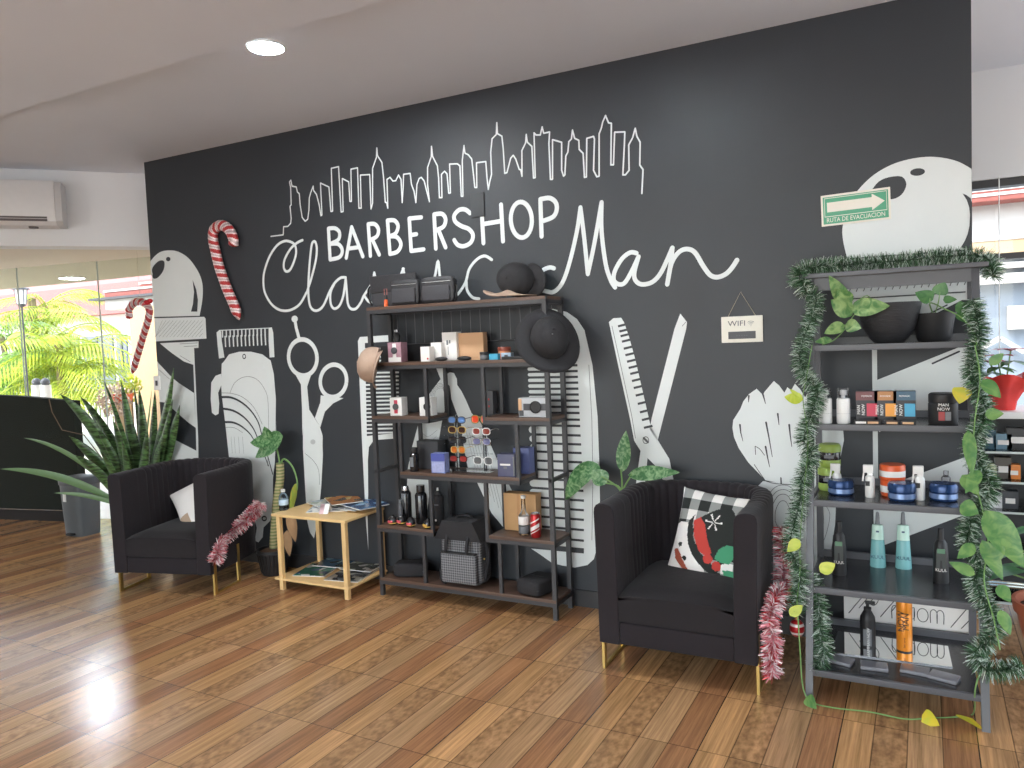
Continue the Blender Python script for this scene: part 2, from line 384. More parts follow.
# lettering BARBERSHOP
mu=mural('x'); T=mu.T((320,190),4.096); w_=.026
for st in [[(35,158),(42,285)],[(108,278),(130,152),(176,272)],[(117,240),(155,235)],[(198,140),(207,270)],[(215,203),(243,265)],[(277,125),(287,262)],[(415,112),(366,117),(374,250),(425,243)],[(370,185),(395,181)],[(468,100),(475,240)],[(485,162),(515,235)],[(662,72),(670,218)],[(742,60),(750,210)],[(668,140),(745,127)],[(903,40),(908,190)]]:
    mu.stroke(T,st,w_,WH)
for st in [[(35,158),(62,157),(80,173),(76,203),(42,221)],[(42,221),(76,222),(92,248),(80,275),(42,285)],[(198,140),(225,140),(240,162),(233,190),(205,205)],[(277,125),(305,125),(320,147),(310,178),(283,190)],[(283,190),(315,193),(332,222),(318,252),(287,262)],[(468,100),(500,98),(515,120),(506,150),(475,165)],[(615,95),(595,80),(570,82),(550,105),(555,130),(580,148),(610,160),(627,185),(618,215),(590,230),(565,225),(550,205)],[(903,38),(940,33),(965,50),(970,80),(955,110),(910,128)]]:
    mu.stroke(T,st,w_,WH,smooth=5)
mu.ring(T,(825,122),43,73,-3,w_,WH)
mu.build('mural_lettering',wall,'hand-painted white word BARBERSHOP')
mu=mural('x'); T=mu.T((255,220),6.827); w_=.0175
for st in [[(325,138),(290,155),(245,195),(205,265),(197,320),(212,350),(240,340),(268,280),(282,220),(272,170),(240,148),(200,145),(150,175),(100,250),(65,350),(58,430),(70,500),(110,570),(160,610),(215,620),(265,605),(310,570),(350,500),(362,470),(385,400),(415,280),(423,200),(415,155),(402,147),(388,170),(375,280),(367,400),(365,500),(375,580),(400,615),(435,615),(470,580),(510,490),(545,430),(585,395),(620,392)],
  [(545,430),(518,490),(515,550),(525,590),(548,605),(580,580),(605,510),(620,400)],[(620,400),(628,500),(635,570),(655,605),(690,605),(725,560),(745,515),(800,430),(815,360)],[(745,515),(775,555),(810,572)],[(825,470),(830,530),(855,558),(900,565),(960,565)],
  [(815,360),(835,450),(860,520),(850,560)]]:
    mu.stroke(T,st,w_,WH,smooth=5)
T=mu.T((360,230),5.12)
for st in [[(150,372),(180,330),(210,230),(222,200)],[(222,200),(235,260),(250,330),(240,370)],[(300,372),(345,330),(383,240),(400,158),(410,240),(430,330),(470,352),(500,330),(540,270),(560,200),(600,150),(640,133),(675,152)],[(545,265),(550,310),(577,345),(610,352)]]:
    mu.stroke(T,st,w_,WH,smooth=5)
mu.disc(T,(222,199),8,8,0,WH)
T=mu.T((535,190),4.876); w_=.024
for st in [[(93,382),(70,378),(35,395),(12,440),(20,480),(60,495),(95,495),(135,450),(170,350),(205,200),(222,85)],[(222,85),(240,230),(258,410)],[(258,410),(290,260),(325,60)],[(325,60),(325,200),(345,360),(370,440),(391,475)],[(495,308),(465,305),(425,335),(390,395),(385,440),(410,460),(440,450),(475,390),(505,325)],[(505,325),(485,400),(490,440),(520,460),(570,450),(610,410),(645,340),(670,282)],[(670,282),(662,360),(645,460)],[(645,460),(665,360),(700,305),(740,288),(780,305),(820,370),(855,415),(890,425),(930,410),(960,380),(985,342)]]:
    mu.stroke(T,st,w_,WH,smooth=5)
mu.build('mural_lettering',wall,'hand-painted white script Classic Man')
# left barber pole
mu=mural('x'); T=mu.T((145,240),7.68)
mu.poly(T,[(0,175)]+cat_rom([(38,170),(80,120),(130,88),(200,80),(260,92),(330,135),(390,210),(430,290),(445,370),(440,470),(420,582)],5)+[(0,596)],WH)
mu.poly(T,[(60,260),(55,230),(70,195),(110,160),(145,160),(152,190),(140,240),(105,285),(75,298),(60,285)],BK,1,smooth=3)
mu.disc(T,(180,147),17,17,0,BK,1)
mu.poly(T,[(367,305),(395,380),(408,460),(403,550),(355,550),(370,490),(378,400)],BK,1)
mu.poly(T,[(0,607),(455,590),(466,605),(473,757),(0,783)],WH)
for k in range(16):
    x=60+k*28; mu.stroke(T,[(min(x+75,445),618+max(0,(x+75-445))*1.2),(max(x-35,15),745)],.002,LN,1,cap=False)
T2=mu.T((145,340),7.68)
mu.poly(T2,[(115,25),(412,10),(412,60),(378,62),(410,768),(412,1000),(398,1000),(392,700),(372,190),(300,165),(200,95)],WH)
mu.poly(T2,[(0,150),(80,165),(210,290),(260,330),(378,408),(392,675),(330,630),(250,560),(160,480),(95,475),(0,470)],WH)
mu.poly(T2,[(0,640),(100,660),(190,745),(395,850),(410,1000),(0,1000)],WH)
for a_,b_ in [((270,30),(405,22)),((300,50),(400,45)),((270,120),(350,168)),((105,225),(190,300))]: mu.stroke(T2,[a_,b_],.003,LN,1)
mu.build('mural_barber_pole',wall,'white painted barber pole at the left end of the wall')
# clipper
mu=mural('x'); T=mu.T((200,320),4.8); U=mu.T((200,420),4.267)
def u2(p): return ((200+p[0]/4.267-200)*4.8,(420+p[1]/4.267-320)*4.8)
mu.poly(T,[(80,60),(95,48),(102,55),(105,100),(118,180),(92,185),(85,120)],WH)
mu.poly(T,[(330,38),(345,35),(352,60),(358,178),(335,180),(330,100)],WH)
mu.stroke(T,[(92,50),(345,38)],.006,WH)
for k in range(12):
    x=108+k*18.6; y=48-k*.9; mu.stroke(T,[(x,y),(x+1,y+36)],.0125,WH,cap=False)
for k in range(11):
    x=121+k*19.2; y=84-k*.9; mu.stroke(T,[(x,y-8),(x+3,y+46)],.0125,WH,cap=False)
body=[(115,200),(140,165),(190,152),(245,152),(300,165),(340,195),(355,260),(365,380),(362,560)]
bot=[(325,0),(325,60),(320,180),(312,250),(312,380),(300,430),(272,458),(268,500),(250,522),(235,515),(243,460),(232,420),(215,300),(190,165),(125,158)]
mu.poly(T,body+[u2(p) for p in bot]+[(140,660),(120,480),(105,360),(102,300),(105,210)],WH)
mu.poly(T,[(102,258),(75,268),(55,300),(52,380),(58,445),(75,458),(90,450),(93,400),(88,350),(104,310)],WH)
for st in [[(105,370),(150,372),(200,395),(245,435),(280,490),(300,560),(350,740)],[(110,425),(160,435),(210,465),(250,510),(275,560),(330,700)],[(118,490),(160,492),(200,510),(240,545),(262,580)]]:
    mu.stroke(T,st,.017,BK,1,smooth=4,w2=.008)
for st in [[(145,350),(165,305),(200,278),(240,272),(280,290),(315,340),(328,400),(330,560),(325,700)],[(105,350),(150,352),(205,370),(260,420),(300,500)],[(125,515),(165,517),(205,540)]]:
    mu.stroke(T,st,.003,LN,1,smooth=4)
for x in (150,165,185,205): mu.stroke(T,[(x,560),(x+6,640)],.002,LN,1)
mu.ring(T,(213,175),7,10,0,.008,BK,1); mu.ring(U,(275,420),9,9,0,.010,BK,1)
mu.build('mural_clipper',wall,'white painted hair clipper')
# scissors
mu=mural('x'); T=mu.T((200,320),4.8)
mu.stroke(T,[(455,-5),(463,40),(478,95)],.026,WH); mu.disc(T,(455,-5),15,16,0,WH)
mu.ring(T,(494,180),68,87,-6,.031,WH); mu.ring(T,(641,292),63,78,8,.030,WH)
left=[(455,255),(485,310),(490,420),(492,560)]+[u2(p) for p in [(440,30),(440,120),(450,300),(458,430),(470,480),(487,505),(505,420),(518,280),(525,150),(522,60)]]+[(590,600),(590,560),(575,510),(525,430),(515,320),(535,260),(495,270)]
mu.poly(T,left,WH)
mu.poly(T,[(580,362),(578,395),(552,470),(578,515),(600,440),(640,400),(690,375),(640,368)],WH)
mu.disc(T,(543,585),12,12,0,mat('mural_grey_paint','#b4b8b8',.6),1)
mu.stroke(T,[(505,640),(545,675),(570,720),(575,790)],.003,LN,1,smooth=4)
mu.build('mural_scissors',wall,'white painted pair of scissors')
# tail comb
mu=mural('x'); T=mu.T()
mu.poly(T,[(358,341),(360,337),(391,335),(399,335),(399,341),(365,343),(367,436),(396,433),(396.5,438.5),(374,440),(369,447),(368,460),(368.3,495),(367.5,510),(368.5,551),(366,520),(364,480),(362,440),(360,390)],WH)
for k in range(22):
    yl=349+k*4.0; xl=362+k*.19
    mu.stroke(T,[(xl,yl),(398.5,yl-.7)],.0108,WH)
mu.stroke(T,[(371,446),(373,443),(377,441.5)],.003,LN,1)
mu.build('mural_comb',wall,'white painted tail comb behind the shelf')
# crossed brush and razor
mu=mural('x'); T=mu.T()
mu.poly(T,[(434,362),(444,362),(445.5,370),(445,410),(442.8,417.4),(438.7,441),(431,478),(427,515),(424,526),(409,522),(407,490),(407.8,469.4),(412.3,446.6),(418.7,423),(429.6,393.7),(440.6,379)],WH)
mu.poly(T,[(447,374),(450,372),(454,373),(457,379),(457.3,385),(461.5,391),(466,400),(471.6,413),(481,423),(491.6,446.6),(500,466),(511.7,490),(512,528),(504,528),(491.6,513),(476,480),(468,468),(464,448),(461,423),(457,414),(451.5,399),(449.7,386),(446,382)],WH)
for k in range(7):
    mu.stroke(T,[(466+k*3.4,430+k*2.5),(478+k*4.2,478+k*6)],.0018,LN,1,cap=False)
for r in (4,7,10,13): mu.stroke(T,[(438-r*.9,398+r*.8),(437-r*.3,392-r*.3),(442,390-r*.5),(444.5,393)],.0015,LN,1,smooth=4,cap=False)
for r in (3,6,9,12): mu.stroke(T,[(420+r*.3,425+r*2),(428,430+r*2.2),(438-r*.2,424+r*2)],.0015,LN,1,smooth=4,cap=False)
mu.build('mural_razor',wall,'white painted crossed razor and brush behind the shelf')
# big comb
mu=mural('x')
mu.poly(T,[(533,317),(541,312),(553,309),(567,312),(577,319),(584.5,330),(592.5,365),(597.7,417),(599.5,467),(600,500),(599,540),(594,559),(587.5,565),(575,567.5),(562.5,565.6),(551.6,562.5),(540.6,554.7),(531,548.4),(584,553.5),(584,500),(581,440),(579,400),(577,352),(574,334),(566,327),(541,325),(537,360),(534,330)],WH)
gaps=[331.5,337.4,342.6,348.3,354,359.7,365.2,371,376.8,382.6,388.6,394.5,400.6,406.9,413,419.7,426,435.5,444.4,453,462.3,471.4,480.9,490.6,500.3,509.9,519.5,529.7,540.3,549]
for a_,b_ in zip(gaps[:-1],gaps[1:]):
    ym=(a_+b_)/2; yl=ym+(0.6 if ym<400 else -1.5 if ym>450 else 0)
    zr=at(580,ym,y=0).z; h=abs(at(580,a_,y=0).z-at(580,b_,y=0).z)-.0135
    xl=527.5+max(0,min(1,(ym-335)/120))*5.5; xr=579+(ym-350)*.03
    def TT(p,zr=zr): q=at(p[0],p[1],y=0); return Vector((q.x,0,zr))
    mu.stroke(TT,[(xl,ym),(xr,ym)],h,WH)
mu.stroke(T,[(589,365),(592,420),(593,480),(592,540)],.003,LN,1)
mu.build('mural_comb',wall,'large white painted comb beside the shelf')
# thinning shears
mu=mural('x'); T=mu.T((560,300),3.84)
mu.poly(T,[(188,85),(205,70),(235,68),(246,85),(265,140),(290,230),(320,360),(345,470),(350,490),(380,545),(420,610),(435,685),(438,720),(405,720),(395,690),(370,640),(310,580),(285,540),(270,460),(230,280)],WH)
for y in (97,117,135,156,183,208,233,257,280,307,334,363,395,427,457,487):
    xr=250+(y-85)*.255; mu.stroke(T,[(xr-30,y+4),(xr+3,y-4)],.0125,BK,1,cap=False)
mu.poly(T,[(462,52),(488,85),(485,110),(375,540),(345,495),(352,455),(440,110)],WH)
mu.poly(T,[(310,575),(337,600),(325,720),(290,720)],WH)
mu.stroke(T,[(200,100),(240,280),(275,440),(290,530)],.003,LN,1); mu.stroke(T,[(470,100),(484,84)],.003,LN,1)
mu.ring(T,(330,538),11,13,0,.004,LN,1); mu.stroke(T,[(322,530),(338,546)],.012,LN,1)
mu.build('mural_shears',wall,'white painted open thinning shears')
# shaving brush
mu=mural('x'); T=mu.T((720,370),6.4)
br=[(80,370),(85,320),(130,250),(150,200),(185,155),(235,120),(275,160),(285,140),(345,70),(380,100),(412,145),(432,110),(455,130),(480,88),(515,125),(545,175),(575,120),(625,170),(640,210)]
ext=[(818,415),(824,422),(836,424),(843,428),(844,440),(841,455),(836,474),(833,486)]
mu.poly(T,br[:3]+br[3:]+[((x-720)*6.4,(y-370)*6.4) for x,y in ext]+[(545,740),(390,725),(290,705),(180,590),(120,500),(90,430)],WH)
T3=mu.T()
mu.poly(T3,[(763,481),(790,484),(834,487),(836,505),(835,525),(831,552),(824,590),(800,608),(775,602),(760,580),(750,545),(750,505),(756,488)],WH)
for st in [[(128,350),(133,400),(147,455)],[(295,335),(315,440),(335,555)],[(370,280),(378,350)],[(443,350),(450,420),(460,490)],[(292,490),(305,560),(318,620)],[(185,165),(183,205)],[(275,155),(292,215)]]:
    mu.stroke(T,st,.009,BK,1,w2=.003)
for st in [[(225,488),(228,540)],[(225,488),(255,505),(285,545)],[(220,605),(250,650),(285,700)],[(270,700),(330,722),(400,730),(560,738)]]: mu.stroke(T,st,.0035,BK,1,smooth=3)
for st in [[(390,690),(392,725)],[(500,690),(505,735)]]: mu.stroke(T,st,.007,BK,1)
T4=mu.T((740,470),7.68)
for rx,ry in ((60,115),(95,165),(130,200),(160,235)):
    mu.stroke(T4,[(330-rx,350+ry*.3),(330-rx*.95,350-ry*.3),(330-rx*.5,350-ry*.85),(330,350-ry),(330+rx*.5,350-ry*.85),(330+rx,350-ry*.2),(330+rx,350+ry*.4)],.0028,LN,1,smooth=4)
mu.stroke(T4,[(270,390),(300,450),(350,465),(390,430)],.0028,LN,1,smooth=4)
for y in (520,580,650,715): mu.stroke(T4,[(290,y-20),(370,y),(470,y-40)],.003,LN,1,smooth=4)
for dx in (0,50): mu.stroke(T4,[(600+dx,260),(640+dx,340),(635+dx*.6,480),(600+dx*.4,600)],.002,LN,1,smooth=4)
mu.build('mural_brush',wall,'white painted shaving brush at the right')
# right barber pole
mu=mural('x'); T=mu.T((780,140),3.49)
mu.poly(T,cat_rom([(235,415),(220,350),(219,300),(240,225),(275,172),(330,120),(400,82),(480,62),(550,60),(620,75),(675,105)],5)+[(760,160),(760,383),(500,402)],WH)
mu.poly(T,[(322,172),(345,145),(380,130),(425,128),(441,155),(425,190),(390,207),(345,195)],BK,1,smooth=3)
mu.disc(T,(480,112),26,13,-6,BK,1)
mu.poly(T,[(637,187),(650,192),(665,203),(673,216),(677,232),(760,230),(760,378),(630,376),(645,352),(655,328),(661,300),(663,262),(660,235),(652,210)],BK,1)
T=mu.T()
mu.poly(T,[(846,262),(850,259.5),(974,251),(974,252),(967,300),(962,300),(878,343),(872,344),(872,306),(838,309),(838,264)],WH)
mu.stroke(T,[(838,259.5),(974,249.5)],.006,BK,1); mu.stroke(T,[(850,299),(965,292)],.006,BK,2); mu.stroke(T,[(853,306),(897,304)],.004,BK,2)
for k in range(17):
    x=850+k*7.2; mu.stroke(T,[(x+7,266+(16-k)*.45),(x-1,285+(16-k)*.45)],.004,LN,2,cap=False)
mu.stroke(T,[(921,318),(947,305)],.006,BK,2)
mu.poly(T,[(871.5,300),(876.5,300),(879,560),(874,560)],WH)
mu.poly(T,[(877,380),(967,344),(968,397),(879,432)],WH)
mu.poly(T,[(878,489),(968,456),(969,513),(879,547)],WH)
mu.stroke(T,[(932.5,363.5),(959,351.5)],.008,BK,2)
mu.build('mural_barber_pole',wall,'white painted barber pole at the right end of the wall')
# ================================================================ generic makers
def TH(mb,name,loc,label,cat,group=None,rz=0,m=None,smooth=35,kind=None,rot=None):
    ob=mb.build(name,None,m,smooth); ob.location=loc; ob.rotation_euler=rot if rot is not None else (0,0,rz)
    return tag(ob,label,cat,group,kind)
def copy_tree(o,parent=None):
    c=o.copy(); COL.objects.link(c)
    if parent is not None: c.parent=parent
    for ch in [x for x in bpy.data.objects if x.parent is o]: copy_tree(ch,c)
    return c
def text_mesh(txt,size,m,extrude=.0004,align='CENTER',name='lettering'):
    cu=bpy.data.curves.new('t','FONT'); cu.body=txt; cu.size=size; cu.extrude=extrude; cu.align_x=align; cu.align_y='CENTER'; cu.resolution_u=3
    ob=bpy.data.objects.new('t',cu); COL.objects.link(ob)
    me=bpy.data.meshes.new_from_object(ob.evaluated_get(bpy.context.evaluated_depsgraph_get()))
    bpy.data.objects.remove(ob); bpy.data.curves.remove(cu)
    me.materials.clear(); me.materials.append(m)
    o2=bpy.data.objects.new(name,me); COL.objects.link(o2); return o2
def lettering(parent,txt,size,m,loc,rot=(PI/2,0,0),name='lettering',sx=1,bend=None,align='CENTER'):
    o=text_mesh(txt,size,m,name=name,align=align); o.parent=parent; o.location=loc; o.rotation_euler=rot; o.scale=(sx,1,1)
    if bend:   # wrap round a vertical cylinder of radius `bend` whose axis is the parent's
        me=o.data
        R_=Euler(rot).to_matrix()
        for v in me.vertices:
            c=Vector((v.co.x*sx,v.co.y,v.co.z)); w=R_@c+Vector(loc)
            r=-w.y; a=w.x/bend; v.co=Vector((r*math.sin(a),-r*math.cos(a),w.z))
        o.location=(0,0,0); o.rotation_euler=(0,0,0); o.scale=(1,1,1)
    return o
def leaf_geo(mb,base,d,up,L,W,droop=.3,fold=.15,n=8,tipw=1.0,shape='ovate'):
    base=Vector(base); d=Vector(d).normalized(); up=Vector(up); side=d.cross(up)
    if side.length<1e-4: side=d.cross(Vector((1,0,.1)))
    side.normalize(); up=side.cross(d).normalized()
    vs=[];fs=[]
    for i in range(n+1):
        t=i/n
        if shape=='ovate': w=W/2*math.sin(PI*min(1,t**.75))**.85*(1-.1*t)
        elif shape=='heart': w=W/2*(math.sin(PI*t**.55)**.8)
        else: w=W/2*(1-t**3)*(.55+.45*min(1,t*4))
        p=base+d*(L*t)-Vector((0,0,1))*droop*L*t*t
        for s_ in (-1,-.5,0,.5,1):
            vs.append(p+side*w*s_+up*(abs(s_)*w*fold))
    for i in range(n):
        for k in range(4): fs.append((i*5+k,i*5+k+1,(i+1)*5+k+1,(i+1)*5+k))
    mb.add(vs,fs)
def leaf_mat(name,base,vein,scale=40,mix=.5,rough=.4,trans=.15):
    if name in MATS: return MATS[name]
    m=mat(name,base,rough); nt=m.node_tree; N=nt.nodes; L=nt.links; b=N['Principled BSDF']
    tc=N['Texture Coordinate']; w=N.new('ShaderNodeTexNoise'); w.inputs['Scale'].default_value=scale; w.inputs['Detail'].default_value=5; w.inputs['Distortion'].default_value=1.5
    L.new(tc.outputs['Object'],w.inputs['Vector']); r=N.new('ShaderNodeValToRGB'); e=r.color_ramp.elements
    e[0].position=.5-.12+(.5-mix)*.3; e[0].color=(*lin(base),1); e[1].position=.62+(.5-mix)*.3; e[1].color=(*lin(vein),1)
    L.new(w.outputs['Fac'],r.inputs[0]); L.new(r.outputs[0],b.inputs['Base Color'])
    # thin leaves let some light through
    o=N['Material Output']; t=N.new('ShaderNodeBsdfTranslucent'); L.new(r.outputs[0],t.inputs[0]); mx=N.new('ShaderNodeMixShader'); mx.inputs[0].default_value=trans
    L.new(b.outputs[0],mx.inputs[1]); L.new(t.outputs[0],mx.inputs[2]); L.new(mx.outputs[0],o.inputs[0])
    return m
def tinsel_geo(mb,path,R,n,mats,wid=.0016,core=.003,cm=None,rnd=None,jit=.35):
    rnd=rnd or random.Random(3)
    P=[Vector(p) for p in cat_rom(path,8)]
    seg=[(P[i+1]-P[i]).length for i in range(len(P)-1)]; tot=sum(seg)
    mb.use(cm or mats[0]); mb.tube(P,core,5)
    for k in range(n):
        s_=rnd.random()*tot; i=0
        while i<len(seg)-1 and s_>seg[i]: s_-=seg[i]; i+=1
        p=P[i].lerp(P[i+1],s_/max(seg[i],1e-6)); t=(P[i+1]-P[i]).normalized()
        v=Vector((rnd.gauss(0,1),rnd.gauss(0,1),rnd.gauss(0,1))); v-=t*v.dot(t); v.normalize(); v=(v+t*rnd.uniform(-jit,jit)).normalized()
        L=R*rnd.uniform(.65,1.1); s=v.cross(Vector((rnd.gauss(0,1),rnd.gauss(0,1),rnd.gauss(0,1)))).normalized()*wid
        q=p+v*L*.55+Vector((0,0,-1))*L*.02; e=p+v*L+Vector((0,0,-1))*L*.12
        mb.use(rnd.choice(mats)); mb.add([p-s,p+s,q+s,q-s,e+s*.5,e-s*.5],[(0,1,2,3),(3,2,4,5)])
# materials shared
M_=dict(
 velvet=mat('black_velvet','#181117',.85,sheen=.08,noise=.25,nscale=6,bump=.15,bscale=35),
 velvet2=mat('black_velvet_cushion','#140f13',.85,sheen=.07,noise=.2,nscale=7,bump=.12,bscale=35),
 gold=mat('brushed_gold','#cdb06a',.32,metal=.85),
 metal=mat('black_metal','#38383b',.42,noise=.08),
 wood=mat('walnut_board','#5a4438',.45,noise=.35,nscale=3,stretch=(2,30,30)),
 pine=mat('pale_wood','#e3bf86',.5,noise=.12,nscale=3,stretch=(3,30,3)),
 black=mat('matte_black','#232325',.5), gloss=mat('gloss_black','#1b1b1e',.18,coat=.4),
 white=mat('white_plastic','#e8e8e6',.35), paper=mat('white_card','#e9e6e2',.6),
 red=mat('red_foil','#b3262d',.28,metal=.25), pink=mat('pink_foil','#d9929b',.3,metal=.3), wfoil=mat('white_foil','#f0e4e4',.3,metal=.15),
 green=mat('tinsel_green','#2b4c2c',.4,noise=.3,nscale=30), green2=mat('tinsel_light_green','#56805a',.4), frost=mat('tinsel_frost','#d3dfd6',.35),
 grey=mat('grey_plastic','#6e7175',.5), dgrey=mat('dark_grey_plastic','#4a4b4f',.5), silver=mat('silver','#c3c5c8',.25,metal=.9),
 kraft=mat('kraft_card','#c69c6c',.7,noise=.06), tan=mat('tan_card','#d3a982',.7,noise=.04), taupe=mat('taupe_cloth','#a78e7c',.8,noise=.1,nscale=80),
 soil=mat('soil','#4a3526',.9,noise=.4,nscale=60,bump=.6,bscale=90), orange=mat('orange_plastic','#e0602f',.35), blue=mat('navy_tin','#24406c',.25,metal=.35),
 lime=mat('lime_plastic','#8fa84c',.35), teal=mat('teal_liquid','#7db6b8',.15), mint=mat('mint_plastic','#c0dfd2',.2), yellow=mat('yellow_leaf','#d9c935',.45),
 leather=mat('dark_leather','#2c2c30',.42,bump=.3,bscale=120), cloth=mat('black_cloth','#252427',.85,bump=.25,bscale=150),
 stem=mat('green_stem','#6f9455',.5), terra=mat('terracotta','#b8674a',.6,noise=.12), mirror=mat('mirror_glass','#f4f6f5',.02,metal=1.0),
)
# ================================================================ ARMCHAIRS
def build_chair(name,loc,rz,label):
    t=empty(name,loc,rz); tag(t,label,'armchair','black velvet tub chairs')
    # sweep of the back shell
    hw=.300; th=.096; y0=-.372; yb=.290; r=.27
    path=[]
    ys=[y0+(yb-r-y0)*i/10 for i in range(10)]
    for y in ys: path.append((-hw,y))
    for i in range(37):
        a=PI-PI*i/36; ca,sa=math.cos(a),math.sin(a); e=.72
        path.append((hw*math.copysign(abs(ca)**e,ca), (yb-r)+ r*abs(sa)**e))
    for y in reversed(ys): path.append((hw,y))
    # even spacing fine enough for the pleats
    rp_=[path[0]]
    for a,b in zip(path[:-1],path[1:]):
        L0=math.hypot(b[0]-a[0],b[1]-a[1]); k0=max(1,int(L0/.007))
        for i in range(1,k0+1): rp_.append((a[0]+(b[0]-a[0])*i/k0,a[1]+(b[1]-a[1])*i/k0))
    path=rp_; n=len(path); prof=[]
    z0,z1=.135,.772
    # profile: (side -1 inner .. +1 outer, z)
    q=[(1,z0),(1,.3),(1,.5),(1,.66),(1,.735),(.93,.755),(.75,.768),(.4,.774),(0,.775),(-.4,.772),(-.75,.764),(-.93,.75),(-1,.73),(-1,.66),(-1,.5),(-1,.38),(-1,z0)]
    vs=[];fs=[];L=0
    for i,p in enumerate(path):
        a=Vector(path[max(i-1,0)]);d=(Vector(path[min(i+3,n-1)])-Vector(path[max(i-3,0)])).normalized(); nrm=Vector((-d.y,d.x))  # outward for this winding
        L+=(Vector(p)-a).length if i else 0
        pl=(1-abs(math.sin(L*PI/.052)))**1.5*(1 if 30<i<n-30 else 0)+.25*math.sin(L*9)*(1 if 20<i<n-20 else 0)
        bulge=1
        for s_,z in q:
            o=s_*th/2
            if s_<0: o+= .008*pl*min(1,(z-.36)/.1 if z>.36 else 0)
            if -1<s_<.9 and z>.74: z-=.005*pl
            z_=z+ (.0 if z<.3 else .0)
            fl=1+ .035*max(0,(z-.135)/.64)**1.5
            vs.append((p[0]*fl+nrm.x*o,p[1]+nrm.y*o,z_))
    k=len(q)
    for i in range(n-1):
        for j in range(k-1): fs.append((i*k+j,i*k+j+1,(i+1)*k+j+1,(i+1)*k+j))
        fs.append((i*k+k-1,i*k,(i+1)*k,(i+1)*k+k-1))
    fs.append(tuple(range(k))); fs.append(tuple(reversed(range((n-1)*k,n*k))))
    mb=MB().use(M_['velvet']).add(vs,fs)
    ob=part(mb,'backrest',t,smooth=50)
    bv=ob.modifiers.new('bev','BEVEL'); bv.width=.03; bv.segments=3; bv.limit_method='ANGLE'; bv.angle_limit=math.radians(60)
    s=MB().use(M_['velvet']); s.box((-.254,-.366,.135),(.254,.2,.240),bev=.012); part(s,'seat_frame',t)
    s=MB().use(M_['velvet2'])
    bm=bmesh.new(); bmesh.ops.create_cube(bm,size=1); bmesh.ops.subdivide_edges(bm,edges=bm.edges[:],cuts=9,use_grid_fill=True)
    for v in bm.verts:
        x,y,z=v.co; 
        sx=.5*math.copysign((2*abs(x))**1,x); 
        e=(1-(2*abs(x))**6)*(1-(2*abs(y))**6)
        v.co=Vector((x*.506,(y*.59)-.075,.315+z*(.13 if z>0 else .14)*(1) + (.012*e if z>0 else 0)+(-.014*((2*abs(x))**8+(2*abs(y))**8)/1 if z>.4 else 0)))
    s.bm(bm); part(s,'seat_cushion',t,smooth=60)
    for sx in (-1,1):
        g=MB().use(M_['gold']); x=sx*.343
        for y in (-.325,-.065): g.box((x-.006,y-.014,0),(x+.006,y+.014,.37))
        g.box((x-.006,-.311,0),(x+.006,-.079,.014)); pass
        part(g,'leg',t,label='gold metal leg loop')
    return t
ch1=build_chair('armchair',(-4.269,-.409,0),math.radians(15),'black velvet tub armchair with gold legs, left one beside the snake plant')
ch2=build_chair('armchair',(-.886,-.383,0),0,'black velvet tub armchair with gold legs, right one holding the snowman cushion')
# cushions -------------------------------------------------
def pillow(name,loc,rot,size,shape_fn,mats,label,th=.06,N_=90):
    mb=MB(); 
    for m in mats: mb.use(m)
    def z(u,v): return th*((1-abs(u)**2.6)*(1-abs(v)**2.6))**.55
    vs=[];fs=[];ms=[]
    for side in (1,-1):
        b=len(vs)
        for i in range(N_+1):
            for j in range(N_+1):
                u=-1+2*i/N_; v=-1+2*j/N_
                sh=1-.07*(1-abs(u)**2)*abs(v)**3; sh2=1-.07*(1-abs(v)**2)*abs(u)**3
                vs.append((u*size/2*sh2,v*size/2*sh,side*z(u,v)))
        for i in range(N_):
            for j in range(N_):
                a=b+i*(N_+1)+j; f=(a,a+N_+1,a+N_+2,a+1)
                fs.append(f if side>0 else tuple(reversed(f)))
                ms.append(shape_fn(-1+2*(i+.5)/N_,-1+2*(j+.5)/N_) if side>0 else 0)
    me=MB(); me.mats=list(mats); me.v=[Vector(v) for v in vs]; me.f=fs; me.m=ms
    ob=me.build(name,None,smooth=80); ob.location=loc; ob.rotation_euler=(Matrix.Rotation(rot[2],3,'Z')@Matrix.Rotation(rot[0],3,'X')@Matrix.Rotation(rot[1],3,'Z')).to_euler()
    return tag(ob,label,'cushion')
def inpoly(x,y,P):
    c=False; j=len(P)-1
    for i in range(len(P)):
        if (P[i][1]>y)!=(P[j][1]>y) and x<(P[j][0]-P[i][0])*(y-P[i][1])/(P[j][1]-P[i][1])+P[i][0]: c=not c
        j=i
    return c
pm=[mat('cushion_white','#e6e2de',.85,bump=.2,bscale=200),mat('cushion_black','#1e2220',.85,bump=.2,bscale=200),mat('cushion_grey','#8d8f8c',.85),mat('cushion_red','#b8392f',.8),mat('cushion_green','#3f8f68',.8),mat('cushion_carrot','#9c4a35',.8)]
